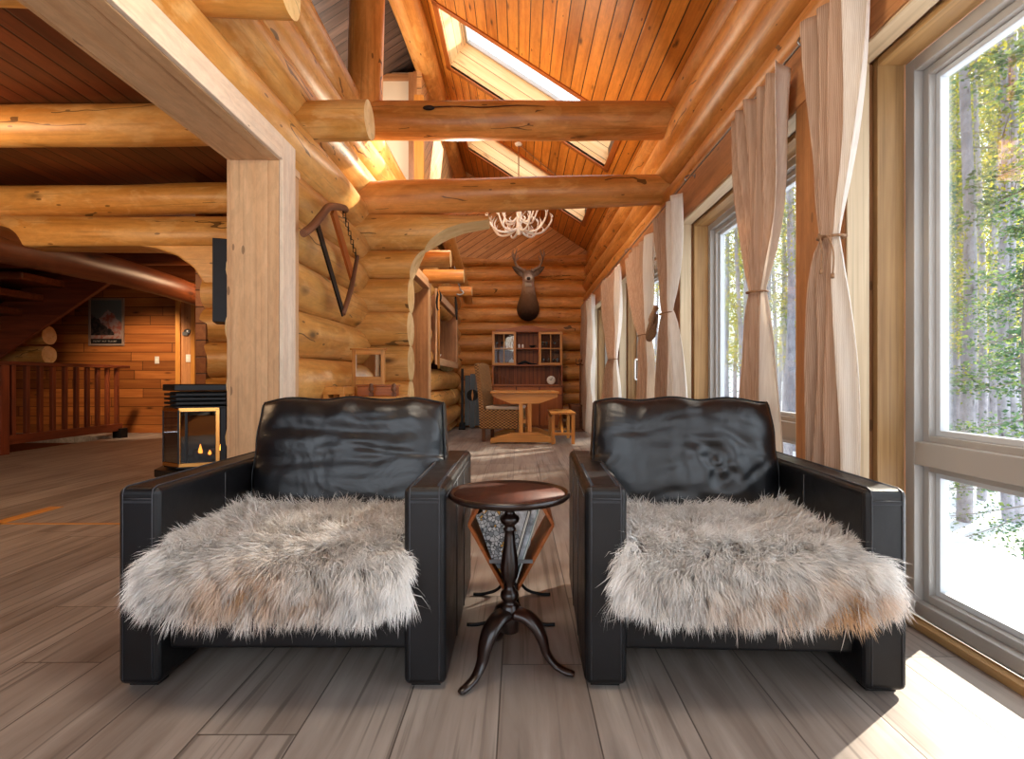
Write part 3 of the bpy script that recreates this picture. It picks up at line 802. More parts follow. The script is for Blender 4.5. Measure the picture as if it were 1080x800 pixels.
mb = MB(); mb.box((-1.46, 5.35, 2.05), (-1.42, YB+.2, 2.6), 1); mb.box((-1.46, 7.0, 0), (-1.42, 7.55, 2.1), 1); struct('wall_left_chinking', mb, M['plank_dark'])
mb = MB(); mb.box((-5.9, 10.9, 0), (-4.6, 11.0, 2.4), 2); struct('wall_hall_recess', mb, M['plank_dark'])
# wall behind the camera with its own wide glazed opening
mb = MB(); yb = -1.75
mb.box((-9.8, yb, -.2), (-2.7, yb+.1, 3.0), 0); mb.box((1.0, yb, -.2), (1.75, yb+.1, 3.7), 2)
mb.box((-2.7, yb, -.2), (1.0, yb+.1, .35), 0); mb.box((-2.7, yb, 2.45), (1.0, yb+.1, 3.3), 0)
mb.prism([(-5.7, 2.9), (1.9, 2.9), (1.9, 3.6), (RX, 5.7), (-5.7, 2.95)], yb, yb+.1, 'xz')
struct('wall_back', mb, M['plank_wall'], 'board wall behind the camera with a wide window opening')
mb = MB()
for x in (-2.7, -.9, .92): mb.box((x, yb-.02, .35), (x+.08, yb+.12, 2.45), 2)
mb.box((-2.7, yb-.02, .35), (1.0, yb+.12, .42), 0); mb.box((-2.7, yb-.02, 2.38), (1.0, yb+.12, 2.45), 0)
struct('window_8', mb, M['alu'], 'wide window behind the camera')
# ================================================================ LOG BEAMS AND POSTS (each one a thing)
LG, LO, LR, LE = M['log_gold'], M['log_orange'], M['log_red'], M['log_end']
def log_thing(name, label, p0, p1, r0, r1=None, mat=None, wob=.02, cat='log beam', group=None, **k):
    mb = MB(); mb.log(p0, p1, r0, r1, wob=wob, endm=1, n=28, **k)
    o = obj(name, mb, [mat or LO, LE]); tag(o, label, cat, group); return o
tb = log_thing('tie_beam', 'upper log tie beam with a dark knot hole, under the first skylight', (-1.36, YT-.02, 3.30), (1.50, YT-.02, 3.34), .170, .160, LO, wob=.02)
def to_local(m_, o): m_.v = [(a-o.location.x, b-o.location.y, c-o.location.z) for a, b, c in m_.v]; return m_
m_ = MB(); c_ = P(452, 113, 4.815)
m_.lathe([(.0, -1), (.5, -.85), (.85, -.5), (1, 0), (.85, .5), (.5, .85), (.0, 1)], n=16)
m_.v = [(c_.x+a*.055, c_.y+b*.02+.01, c_.z+c*.022) for a, b, c in m_.v]
obj('knot', to_local(m_, tb), m_plain('dark_knot_hole', '#241208', .8, nscale=40, namt=.4), tb)
m_ = MB(); m_.tube([P(455, 113, 4.815), P(480, 112, 4.812), P(510, 113, 4.812), P(545, 111, 4.813), P(575, 112, 4.82)], [.006, .004, .005, .004, .001], 6, sub=4)
obj('crack', to_local(m_, tb), bpy.data.materials['dark_knot_hole'], tb)
log_thing('tie_beam', 'lower log tie beam resting on the arch wall logs', (-1.60, YT+.14, 2.66), (1.50, YT+.14, 2.735), .165, .14, LO, wob=.015)
log_thing('log_post', 'upright log post standing on the upper tie beam', (-1.395, YT+.02, 3.44), (-1.395, YT+.02, 5.1), .158, .15, LO, cat='log post')
log_thing('ridge_log', 'thick log running under the ridge of the roof', (-1.24, -1.5, 5.14), (-1.24, YB+.05, 5.14), .17, .17, LO)
log_thing('joist_log', 'sawn log end jutting from the wall at the top of the picture', (-9.5, 2.45, 2.76), (-1.04, 2.45, 2.76), .145, .135, LG, cat='log joist')
log_thing('joist_log', 'log joist whose cut end sticks out above the pale post', (-9.5, 3.75, 2.70), (-1.02, 3.75, 2.72), .135, .132, LG, cat='log joist')
log_thing('joist_log', 'upper of two stacked logs spanning the side hall', (-9.5, YT+.16, 2.66), (-1.75, YT+.16, 2.66), .155, .145, LG, cat='log joist')
mb = MB()
def low_cut(x): return 0
mb.log((-9.5, YT+.16, 2.33), (-1.65, YT+.16, 2.31), .17, .19, wob=.01, endm=1, n=28, flatb=2.19)
tag(obj('joist_log', mb, [LG, LE]), 'lower of two stacked logs spanning the hall, sawn flat underneath', 'log joist')
mb = MB()      # curved bracket where the lower log meets the scalloped pillar
mb.prism([(-1.75, 2.2), (-3.55, 2.2), (-3.35, 2.17), (-3.15, 2.10), (-3.0, 1.99), (-2.9, 1.84), (-2.6, 1.84), (-1.75, 1.84)], YT+.02, YT+.3, 'xz')
struct('trim_4', mb, LG, 'curved cut log under the hall beam', bevel=.02)
for y, z, lab in ((6.35, 2.60, 'dark stained log joist just behind the double hall beam'), (7.55, 2.66, 'second dark log joist deeper in the hall'), (8.75, 2.66, 'last dark log joist before the board wall')):
    log_thing('joist_log', lab, (-9.5, y, z), (-3.15, y, z), .135, .13, LR, cat='log joist')
log_thing('purlin_log', 'long stained log running away under the hall joists', (-4.74, 4.55, 2.20), (-4.74, 9.3, 2.23), .165, .15, LR, wob=.03)
# three short log brackets poking out of the inner wall
for y, z, r, xe, lab in ((5.62, 2.20, .088, -.70, 'first short squared log bracket past the arch'), (6.9, 2.26, .085, -.69, 'middle short log bracket above the pass-through'), (8.2, 2.29, .08, -.70, 'third short log bracket, furthest along the side wall')):
    mb = MB(); mb.log((-1.2, y, z), (xe, y, z), r*1.05, r, wob=.004, endm=1, n=10)
    tag(obj('log_bracket', mb, [LO, LE], bevel=.004), lab, 'log bracket')
mb = MB(); mb.log((-1.1, 7.6, 3.35), (-1.02, 10.9, 2.55), .10, .09, wob=.01, endm=1)
tag(obj('log_brace', mb, [LO, LE]), 'slanting log rail above the brackets on the side wall', 'log brace')
# ================================================================ ARMCHAIRS
def rbox_mb(lo, hi, mat=None, axis=0):
    return MB().box(lo, hi, axis, mat)
def cushion(mb, cx, w, y0, y1, z0, z1, tilt, seed, nu=64, nv=48, nd=8, puff=.035, flare=.02, wr=.010):
    """back cushion: soft box, front faces -y, leaning back by tilt"""
    rs = random.Random(seed)
    ph = [rs.uniform(0, 6.28) for _ in range(12)]
    wrk = [(rs.uniform(-.3, .3), rs.uniform(.15, .85), rs.uniform(-.5, .5), rs.uniform(.04, .09), rs.uniform(.5, 1)) for _ in range(12)]
    hy = (y1-y0)/2
    def pt(u, v, sd):      # u,v in 0..1 over the face, sd=-1 front +1 back
        a = 2*u-1; b = 2*v-1
        ea = 1-abs(a)**6; eb = 1-abs(b)**6
        th = hy*(.30+.70*(max(0, 1-abs(a)**5)*max(0, 1-abs(b)**5))**.35)
        x = a*(w/2)*(1-.015*abs(b)**2)+ (flare*(1-v)*a)
        z = z0+(z1-z0)*v
        z += -.012*abs(a)**3*(1 if v > .5 else 0)+ .006*math.sin(3*a*3.1+ph[0])*v
        y = sd*(th+puff*ea*eb*(.6 if sd > 0 else 1)*(1-.35*v))
        if sd < 0:
            d = 0
            if seed == 11:
                r_ = math.hypot((u-.66)*1.4, v-.42); an = math.atan2(v-.42, u-.66)
                d += wr*1.1*math.sin(r_*26+1.6*math.sin(an*2+1))*math.exp(-(r_/.26)**2)*ea
                for (ox, oz, sl_, am_) in ((.80, .62, -.9, 1.0), (.72, .80, -.45, .8), (.86, .40, 1.2, .8), (.55, .62, -.6, .6)):
                    t_ = (v-oz-sl_*(u-ox))/.035; d += wr*.8*am_*math.exp(-t_*t_)*math.exp(-((u-ox)/.12)**2)*ea
            else: d += wr*.9*math.exp(-((v-.72-.02*math.sin(4*a+ph[1]))/.06)**2)*ea           # long horizontal dent
            if seed != 11: d += wr*.6*math.exp(-((v-.45-.03*math.sin(3*a+ph[2]))/.07)**2)*ea
            for (wx, wv, sl, wd, am) in wrk:
                t = (v-wv-sl*(u-.5-wx))/wd*1.6
                d += wr*.5*am*math.exp(-t*t)*math.exp(-((u-.5-wx)/.22)**2)*ea
            # gathers from the top edge and corners
            d += wr*.5*max(0, v-.72)/.28*math.sin(a*17+ph[3]+2*v)*ea
            d += wr*.6*abs(a)**3*math.sin(b*9+ph[4]+a*3)*eb
            y += d
        yy = y; zz = z-z0
        return (cx+x, (y0+y1)/2+yy*math.cos(tilt)+zz*math.sin(tilt), z0+zz*math.cos(tilt)-yy*math.sin(tilt))
    mb.grid(lambda u, v: pt(u, v, -1), nu, nv)
    mb.grid(lambda u, v: pt(1-u, v, 1), nu, nv)
    def edge(uvf, n):
        mb.grid(lambda s, t: tuple(pa*(1-t)+pb*t for pa, pb in zip(pt(*uvf(s), -1), pt(*uvf(s), 1))), n, 4)
    edge(lambda s: (s, 1.0), nu); edge(lambda s: (1-s, 0.0), nu); edge(lambda s: (0.0, s), nv); edge(lambda s: (1.0, 1-s), nv)
    return pt

def armchair(name, label, loc, rz, W, D, seed, cush_w, cush_cx=0):
    t = thing(name, label, 'armchair', loc, rz, 'black leather armchairs')
    aw = .13; ah = .622; fh = .012
    L = M['leather']
    for sx, side in ((-1, 'l'), (1, 'r')):
        x0, x1 = (-W/2, -W/2+aw) if sx < 0 else (W/2-aw, W/2)
        m = MB(); m.box((x0, 0, fh), (x1, D, ah), 1)
        a = obj('arm', m, L, t, bevel=.022, seg=4)
        # seams
        m = MB(); e = .0016
        for xx in (x0+.020, x1-.020):
            m.tube([(xx, -.0012, fh+.02), (xx, -.0012, ah-.022), (xx, .004, ah-.006), (xx, .022, ah+.0012), (xx, D-.02, ah+.0012)], .0019, 5)
        m.tube([(x0+.02, -.0012, ah-.035), (x1-.02, -.0012, ah-.035)], .0018, 5)
        xo = x0-.001 if sx < 0 else x1+.001
        for yy in (D*.33, D*.62): m.tube([(xo, yy, .03), (xo, yy, ah-.025)], .002, 5)
        xi = x1+.001 if sx < 0 else x0-.001
        m.tube([(xi, D*.42, .44), (xi, D*.42, ah-.02)], .0016, 5)
        m.tube([(xo, .022, ah-.03), (xo, D-.02, ah-.03)], .0016, 5)
        obj('seam', m, M['thread'], a)
        # little stitches along the front top edge
        m = MB()
        for k in range(26):
            xx = x0+.024+(x1-x0-.048)*k/25; m.box((xx-.0009, -.0022, ah-.048), (xx+.0009, .0, ah-.040))
        obj('stitching', m, M['thread'], a)
        for xx in (x0+.026, x1-.026):
            m = MB()
            for k in range(60):
                yy = .03+(D*.5)*k/59; m.box((xx-.004, yy, ah-.0002), (xx+.004, yy+.0016, ah+.0014))
            obj('stitching', m, M['thread'], a)
        for yy in (.03, D-.08):
            m = MB(); m.box((x0+.02, yy, 0), (x1-.02, yy+.05, fh+.002)); obj('foot', m, M['rubber'], t)
    xi0, xi1 = -W/2+aw-.004, W/2-aw+.004
    m = MB(); m.box((xi0, .055, .10), (xi1, .12, .30)); obj('front_rail', m, L, t, bevel=.012, seg=3)
    m = MB(); m.box((xi0, .115, .12), (xi1, D-.02, .24)); obj('seat_frame', m, L, t, bevel=.01)
    m = MB(); m.box((xi0, D-.16, .10), (xi1, D-.005, .74)); obj('back_frame', m, L, t, bevel=.03, seg=4)
    # seat cushion with rounded front edge
    m = MB(); prof = [(.70, .245), (.70, .40), (.60, .405), (.35, .41), (.12, .405), (.05, .39), (.012, .36), (.0, .33), (.0, .29), (.02, .255), (.06, .245)]
    m.prism([(y, z) for y, z in prof], xi0+.008, xi1-.008, 'yz', axis=0)
    obj('seat_cushion', m, L, t, bevel=.012, seg=3)
    m = MB()
    pt = cushion(m, cush_cx, cush_w, D-.40, D-.19, .385, .875, R(9), seed)
    c = obj('back_cushion', m, M['crease'], t)
    m = MB()
    for f in (lambda s: (s, .995), lambda s: (.995, s), lambda s: (.005, s)):
        m.tube([pt(*f(k/30), -1) for k in range(31)], .0035, 6)
    obj('piping', m, L, c)
    return t
CH = []
CH.append(armchair('armchair', 'black leather armchair beside the gas stove side, cushion with flat horizontal folds', (-.729, 1.672, 0), 0, 1.01, .90, 3, .775, .03))
CH.append(armchair('armchair', 'black leather armchair by the big window, cushion crumpled with swirling creases', (.688, 1.655, 0), R(-2.2), .97, .90, 11, .735, -.03))

# ---------------------------------------------------------------- sheepskins
def sheepskin(chair, label, x0, x1, seed, N=64000, tan=(0,)):
    t = thing('sheepskin_throw', label, 'sheepskin', chair.location, chair.rotation_euler[2], 'sheepskins on the armchairs')
    rs = np.random.RandomState(seed)
    prof = np.array([(.66, .425), (.5, .428), (.3, .428), (.14, .425), (.05, .412), (-.012, .375), (-.034, .33), (-.036, .285), (-.03, .258)])
    seglen = np.r_[0, np.cumsum(np.hypot(*np.diff(prof, axis=0).T))]; TL = seglen[-1]
    def surf(u, s):       # u 0..1 across, s 0..1 along; numpy arrays
        d = s*TL
        y = np.interp(d, seglen, prof[:, 0]); z = np.interp(d, seglen, prof[:, 1])
        e = .004; y2 = np.interp(d+e, seglen, prof[:, 0]); z2 = np.interp(d+e, seglen, prof[:, 1])
        y1 = np.interp(d-e, seglen, prof[:, 0]); z1 = np.interp(d-e, seglen, prof[:, 1])
        ty, tz = y2-y1, z2-z1; l = np.hypot(ty, tz)+1e-9; ty, tz = ty/l, tz/l
        ny, nz = tz, -ty                    # normal pointing up / forward
        ny, nz = np.where(nz < 0, -ny, ny), np.where(nz < 0, -nz, nz)
        x = x0+(x1-x0)*u
        front = np.clip((s-.72)/.28, 0, 1)
        cor = np.clip(np.abs(2*u-1)-.72, 0, 1)/.28
        y = y+ .05*front*cor**2; z = z+.05*front**2*cor**2
        z = z+.006*np.sin(x*23+s*5)*(1-front)+ .005*np.sin(s*31+x*7)
        # the front of the skin hangs a little wider than the seat
        x = x+ (u-.5)*.05*front
        return x, y, z, ny, nz, front, (2*u-1)
    # hide
    mb = MB(); nu, nv = 40, 40
    def hp(u, v):
        x, y, z, *_ = surf(np.array([u]), np.array([v*.985])); return (float(x[0]), float(y[0]), float(z[0]))
    mb.grid(hp, nu, nv)
    pelt = obj('hide', mb, M['pelt'], t, solid=.008)
    # hair
    u = rs.rand(N); s = rs.rand(N)
    s = np.where(rs.rand(N) < .35, .68+.32*rs.rand(N), s)
    x, y, z, ny, nz, front, a = surf(u, s)
    root = np.stack([x, y, z], 1)
    nrm = np.stack([np.zeros(N), ny, nz], 1)
    edge = np.clip((np.abs(a)-.86)/.14, 0, 1); nrm[:, 0] += np.sign(a)*edge*.8
    # clumps
    cu = np.floor(u*26+.8*np.sin(s*40)); cs = np.floor(s*30+.8*np.sin(u*33)); hsh = np.sin(cu*127.1+cs*311.7+seed)*43758.5; h1 = hsh-np.floor(hsh); h2 = (h1*17.3) % 1; h3 = (h1*91.7) % 1
    comb = np.stack([(h1-.5)*1.05+a*.5, -.55-.6*(h2-.3), -.15*np.ones(N)], 1)
    comb[:, 0] += .5*np.sin(s*19+u*6)
    uc = np.clip((np.floor(u*26+.8*np.sin(s*40))+.5-.8*np.sin(s*40))/26, 0, 1); sc_ = np.clip((np.floor(s*30+.8*np.sin(u*33))+.5-.8*np.sin(u*33))/30, 0, 1)
    xc, yc, zc, *_ = surf(uc, sc_)
    toc = np.stack([xc, yc, zc], 1)-root
    tl = np.linalg.norm(toc, axis=1)[:, None]; toc = toc*np.minimum(1, .03/np.maximum(tl, 1e-6))
    L = (.055+.035*h3+.02*rs.rand(N))*(1+.30*front+.25*edge)
    L = np.where(s < .08, L*.75, L)
    d0 = nrm*(.85+.3*rs.rand(N, 1))+comb*.65+rs.normal(0, .18, (N, 3))
    d0 /= np.linalg.norm(d0, axis=1)[:, None]
    K = 5; pts = [root-nrm*.004]; d = d0.copy()
    grav = np.array([0, -.10, -1.0])
    curl = rs.normal(0, .22, (N, 3))
    lim = x1-.004
    for k in range(K):
        pts.append(pts[-1]+d*(L/K)[:, None]+toc*.16)
        g_ = grav[None, :]*(.13+.32*front+.22*edge)[:, None]+comb*.22*(1-front)[:, None]+curl*(.5+.3*k)*.5
        d = d+g_; d /= np.linalg.norm(d, axis=1)[:, None]
    pts = np.stack(pts, 1)                       # N,K+1,3
    # nothing sinks into the arms where the skin lies between them
    ins = pts[:, :, 1] > .0
    hw = (W_IN[chair.name][0], W_IN[chair.name][1])
    pts[:, :, 0] = np.where(ins, np.clip(pts[:, :, 0], hw[0]+.003, hw[1]-.003), pts[:, :, 0])
    top = pts[:, :, 2]; pts[:, :, 2] = np.where(ins & (top < .415) & (pts[:, :, 1] > .05), .415+.004*rs.rand(N, 1), top)
    wdir = np.cross(d0, rs.normal(0, 1, (N, 3))); wdir /= np.linalg.norm(wdir, axis=1)[:, None]
    wd = .00145*(.7+.6*rs.rand(N))
    prof_w = np.array([1, 1, .95, .8, .55])
    V = np.zeros((N, 2*K+1, 3))
    for k in range(K):
        o = wdir*(wd*prof_w[k])[:, None]
        V[:, 2*k] = pts[:, k]-o; V[:, 2*k+1] = pts[:, k]+o
    V[:, 2*K] = pts[:, K]
    nv_ = 2*K+1
    base = (np.arange(N)*nv_)[:, None]
    quads = []
    for k in range(K-1): quads.append(base+np.array([2*k, 2*k+1, 2*k+3, 2*k+2]))
    quads = np.stack(quads, 1).reshape(-1, 4); tris = base+np.array([2*K-2, 2*K-1, 2*K])
    me = bpy.data.meshes.new('fur')
    me.vertices.add(N*nv_); me.vertices.foreach_set('co', V.astype(np.float32).ravel())
    loops = np.concatenate([quads.ravel(), tris.ravel()]).astype(np.int32)
    me.loops.add(len(loops)); me.loops.foreach_set('vertex_index', loops)
    nq, nt = len(quads), len(tris)
    me.polygons.add(nq+nt)
    ls = np.concatenate([np.arange(nq)*4, nq*4+np.arange(nt)*3]).astype(np.int32); me.polygons.foreach_set('loop_start', ls)
    me.update(calc_edges=True)
    # colour: grey-beige wool, paler at the rim, tan patches where the lower front hair parts
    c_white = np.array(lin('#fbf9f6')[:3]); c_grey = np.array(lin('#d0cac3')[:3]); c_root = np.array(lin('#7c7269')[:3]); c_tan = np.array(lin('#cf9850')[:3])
    pale = np.clip(edge*1.1+.55*h3+.35*(np.abs(a)**4)+.2*(1-front)*h2+rs.normal(0, .18, N), 0, 1)
    if len(tan): 
        pt_ = np.zeros(N)
        for (tu, ts, w1, w2, am) in tan: pt_ = np.maximum(pt_, am*np.exp(-((u-tu)/w1)**2-((s-ts)/w2)**2))
        pt_ = np.clip(pt_*1.35, 0, 1)*(.25+.75*(h1 > .35))
    else: pt_ = np.zeros(N)
    colv = np.zeros((N, nv_, 4), dtype=np.float32); colv[..., 3] = 1
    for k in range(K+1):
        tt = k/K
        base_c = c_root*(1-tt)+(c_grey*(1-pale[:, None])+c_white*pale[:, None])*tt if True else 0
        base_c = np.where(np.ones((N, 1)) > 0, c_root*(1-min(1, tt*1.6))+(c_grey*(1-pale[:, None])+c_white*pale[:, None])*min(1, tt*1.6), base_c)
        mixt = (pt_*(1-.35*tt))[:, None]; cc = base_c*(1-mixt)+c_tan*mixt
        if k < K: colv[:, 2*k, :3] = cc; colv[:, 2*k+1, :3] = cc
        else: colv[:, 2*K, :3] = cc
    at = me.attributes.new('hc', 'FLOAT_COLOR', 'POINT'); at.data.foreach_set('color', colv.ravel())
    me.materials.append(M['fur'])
    o = bpy.data.objects.new('fur', me); COL.objects.link(o); o.parent = t
    return t
W_IN = {CH[0].name: (-.375, .375), CH[1].name: (-.355, .355)}
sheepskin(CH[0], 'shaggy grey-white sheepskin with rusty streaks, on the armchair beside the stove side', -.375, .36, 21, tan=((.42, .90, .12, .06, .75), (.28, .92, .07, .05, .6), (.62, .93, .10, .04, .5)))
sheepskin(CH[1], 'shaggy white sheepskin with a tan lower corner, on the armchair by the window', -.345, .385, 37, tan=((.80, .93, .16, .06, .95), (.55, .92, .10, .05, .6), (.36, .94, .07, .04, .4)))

# ================================================================ ROUND TRIPOD TABLE
t = thing('tripod_table', 'small round dark mahogany tripod table between the two armchairs', 'side table', (-.03, 1.80, 0))
m = MB(); m.lathe([(.0, .560), (.176, .560), (.190, .564), (.199, .572), (.2005, .580), (.197, .586), (.190, .586), (.186, .578), (.0, .577)], n=64)
obj('tabletop', m, M['mahog'], t)
m = MB(); m.lathe([(.0, .5785), (.184, .5785)], n=64); m.v = [(a, b, c+.0006) for a, b, c in m.v]
# the inlaid field: thin disc with thickness
m = MB(); m.lathe([(.0, .576), (.183, .576), (.183, .5795), (.0, .5795)], n=64)
m.g = [(a[1]+.0, a[0], a[2]) for a in m.v]
obj('top_field', m, M['mahog_top'], t)
m = MB(); m.lathe([(.010, .115), (.030, .125), (.032, .21), (.026, .216), (.020, .222), (.028, .232), (.031, .243), (.028, .254), (.018, .262), (.014, .274), (.020, .288), (.028, .305), (.031, .33), (.0295, .352), (.025, .378), (.0195, .41), (.017, .44), (.016, .452), (.021, .457), (.021, .463), (.016, .468), (.018, .474), (.030, .484), (.033, .494), (.030, .503), (.018, .510), (.016, .520), (.024, .530), (.028, .540), (.024, .548), (.035, .556), (.035, .562)], n=40, flute=(.29, .375))
obj('column', m, M['mahog'], t)
for ang in (227, 345, 107):
    a = R(ang); m = MB()
    pr = [(.02, .185), (.055, .178), (.09, .150), (.112, .108), (.125, .066), (.150, .034), (.182, .017), (.206, .0125), (.216, .011)]
    ra = [.034, .034, .032, .027, .021, .017, .016, .0145, .010]
    m.tube([(r*math.cos(a), r*math.sin(a), z) for r, z in pr], ra, 12, sub=5, flat=.62)
    obj('leg', m, M['mahog'], t)

# ================================================================ MAGAZINE RACK
t = thing('magazine_rack', 'V-shaped wooden magazine rack on black iron feet behind the round table', 'magazine rack', (-.03, 2.26, 0))
def board(x0, z0, x1, z1, y0, y1, th):
    d = math.hypot(x1-x0, z1-z0); nx, nz = -(z1-z0)/d*th/2, (x1-x0)/d*th/2
    m = MB(); m.prism([(x0-nx, z0-nz), (x1-nx, z1-nz), (x1+nx, z1+nz), (x0+nx, z0+nz)], y0, y1, 'xz', axis=0); return m
for sx in (-1, 1):
    m = board(sx*.025, .13, sx*.165, .385, -.13, .13, .012); m2 = board(sx*.165, .385, sx*.125, .455, -.13, .13, .012)
    mm = MB(); 
    for q in (m, m2): mm.add(q.v, q.f, q.g)
    obj('side_panel', mm, M['rack_wood'], t, bevel=.002)
for yy in (-.134, .134):
    m = MB(); m.beam((-.085, yy, .245), (.085, yy, .245), .006, .014); obj('crossbar', m, M['steel'], t)
for sy in (-1, 1):
    m = MB(); m.tube([(-.17, sy*.15, .006), (-.12, sy*.15, .008), (-.06, sy*.15, .03), (-.025, sy*.142, .09), (-.02, sy*.137, .16)], .007, 8, sub=4, flat=1)
    m.tube([(.17, sy*.15, .006), (.12, sy*.15, .008), (.06, sy*.15, .03), (.025, sy*.142, .09), (.02, sy*.137, .16)], .007, 8, sub=4, flat=1)
    m.tube([(-.02, sy*.137, .158), (.02, sy*.137, .158)], .006, 8)
    obj('foot', m, M['iron'], t)
mags = [(-.135, .425, .012, 'magazine_b', 'dark brown magazine leaning on the outer side of the rack'), (-.120, .445, .010, 'magazine_a', 'thick pale magazine second from the outer side of the rack'), (-.085, .47, .012, 'cover', 'magazine with a busy grey and yellow collage cover in the rack'),
        (-.035, .455, .010, 'magazine_a', 'pale grey folded paper behind the table column in the rack'), (.045, .45, .010, 'magazine_c', 'brown magazine slotted just behind the pale folded paper'), (.085, .44, .014, 'magazine_b', 'black folder leaning right in the rack'), (.118, .465, .008, 'magazine_d', 'thin teal-edged magazine by the far side of the rack')]
for i, (xt, zt, th, mt, lab) in enumerate(mags):
    lab = lab.replace('leaning right', 'leaning window-side')
    s = 1 if xt > 0 else -1; xb = s*(.012+.0135*{0: 0, 1: 1, 2: 2, 3: 3, 4: 2, 5: 1, 6: 0}[i])*-1+s*.03
    hy_ = .09 if i in (2, 3, 4) else .115
    q = board(xb, .150, xt, zt, -hy_, hy_-.01, th)
    flat_ = {2: ([(-.138, .42), (-.035, .475), (.035, .33), (-.035, .19), (-.075, .25)], -.128, -.112), 3: ([(.0, .465), (.105, .445), (.075, .30), (.02, .20), (-.02, .26)], -.106, -.092)}.get(i)
    if flat_: q = MB().prism(*flat_, 'xz')
    tt = thing('magazine', lab, 'magazine', t.location, R([0, 6, 0, 0, -12, -6, 0][i]), 'magazines in the wooden rack')
    obj('cover', q, M[mt], tt, bevel=.001)
    if flat_:
        c_ = sum(p[0] for p in flat_[0])/5, sum(p[1] for p in flat_[0])/5
        q = MB().prism([(c_[0]+(a-c_[0])*1.012, c_[1]+(b-c_[1])*1.012) for a, b in flat_[0]], flat_[1]+.004, flat_[2]-.004, 'xz')
    else: q = board(xb, .152, xt*.999, zt-.002, -hy_-.0015, hy_-.0085, th*.6); obj('pages', q, M['paper'], tt)
# ================================================================ CURTAINS
def curtain(label, y0, y1, tie_y, tie_z, tie_w, bot0, bot1, lin_side=1, x=1.235, seed=0, ztop=2.41, folds=7, tied=True, ends=True, lining_w=.22):
    """y0 (near) .. y1 (far) at the top; gathers to tie_w at tie_z; falls open again"""
    rs = random.Random(seed)
    t = thing('curtain', label, 'curtain', (x, (y0+y1)/2, 0), 0, 'tan tie-back curtains along the windows')
    yo = t.location.y; zb = .03
    ph = [rs.uniform(0, 6.28) for _ in range(6)]
    def env(v):       # v: 0 bottom .. 1 top -> (near edge, far edge, depth)
        z = zb+(ztop-zb)*v
        def ss(q): q = max(0, min(1, q)); return q*q*(3-2*q)
        if not tied: return y0+(bot0-y0)*(1-v), y1+(bot1-y1)*(1-v), 1.0, z
        if z > tie_z:
            q = ((z-tie_z)/(ztop-tie_z))**.62; w = ss(q) if q < 1 else 1; w = .35*w+.65*q
            return tie_y-tie_w/2+(y0-(tie_y-tie_w/2))*w, tie_y+tie_w/2+(y1-(tie_y+tie_w/2))*w, .45+.55*w, z
        q = ((tie_z-z)/(tie_z-zb))**.42; w = q
        return tie_y-tie_w/2+(bot0-(tie_y-tie_w/2))*w, tie_y+tie_w/2+(bot1-(tie_y+tie_w/2))*w, .45+.55*w, z
    def pt(u, v):
        a, b, dp, z = env(v)
        amp = (.036+.010*math.sin(ph[2]+3*u))*dp
        c = u*folds*2*math.pi
        dz = abs(z-tie_z)
        y = a+(b-a)*u + math.sin(2*c+ph[1])*.004*dp
        xx = x+1.15*amp*math.sin(c+ph[0]+1.1*math.sin(z*1.7+ph[3]))*(1-.3*math.exp(-(dz/.1)**2)) + .012*math.sin(z*5+u*9+ph[4])*dp
        if tied: xx -= .02*math.exp(-(dz/.25)**2)
        zz = z
        if v > .97: zz -= .018*(.5+.5*math.sin(c*1+ph[5]))
        return (xx-x, y-yo, zz)
    nu, nv = 100, 64
    lw = lining_w
    m = MB(); m.grid(lambda u, v: pt(lw+(1-lw)*u if lin_side < 0 else (1-lw)*u, v), int(nu*(1-lw)), nv)
    obj('drape', m, M['linen'], t, solid=.003)
    m = MB(); m.grid(lambda u, v: pt(lw*u if lin_side < 0 else 1-lw+lw*u, v), int(nu*lw)+6, nv)
    obj('lining', m, M['lining'], t, solid=.003)
    # header tape band with pleats
    if tied:
        m = MB(); pts = []
        for k in range(24):
            a = 2*math.pi*k/24; pts.append((-.02+.043*math.cos(a), tie_y-yo+(tie_w/2+.012)*math.sin(a), tie_z+.006*math.sin(a)))
        m.tube(pts, .0055, 8, closed=True)
        if ends:
            for dy, L_, sd in ((-.012, .13, 1), (-.05, .16, -1)):
                m.tube([(-.062, tie_y-yo, tie_z), (-.07, tie_y-yo+dy*1.2, tie_z-.01), (-.07, tie_y-yo+dy*2, tie_z-L_*.5), (-.068, tie_y-yo+dy*2+.008, tie_z-L_)], .0032, 6, sub=4)
                m.tube([(-.068, tie_y-yo+dy*2+.008, tie_z-L_+.004), (-.068, tie_y-yo+dy*2+.008, tie_z-L_-.014)], .0062, 6)
            m.tube([(-.062, tie_y-yo-.012, tie_z+.004), (-.068, tie_y-yo, tie_z+.010), (-.062, tie_y-yo+.012, tie_z-.004), (-.058, tie_y-yo, tie_z-.008)], .006, 8, closed=True)
        obj('tie_cord', m, M['rope'], t)
    return t
curtain('tan linen curtain nearest the camera, tied with two dangling cords', 1.93, 2.27, 2.10, 1.500, .10, 1.99, 2.33, -1, 1.225, 1, 2.44, 4, lining_w=.30)
curtain('wide tan curtain hanging across the second window, tied low with brown cord', 2.50, 3.10, 2.78, 1.40, .13, 2.62, 3.03, -1, 1.235, 2, 2.42, 5, ends=False, lining_w=.12)
curtain('curtain with white twisted lining on the far edge of the second window', 4.18, 4.95, 4.48, 1.50, .28, 4.05, 4.95, -1, 1.235, 3, 2.40, 5, ends=False, lining_w=.42)
curtain('narrow orange-tan curtain just past the second pier', 5.05, 6.30, 5.30, 1.39, .34, 4.95, 5.75, -1, 1.235, 4, 2.34, 5, ends=False, lining_w=.16)
curtain('curtain beside the glazed door with pale lower half', 6.55, 7.95, 7.00, 1.22, .60, 6.60, 7.95, -1, 1.235, 5, 2.36, 8, ends=False, lining_w=.25)
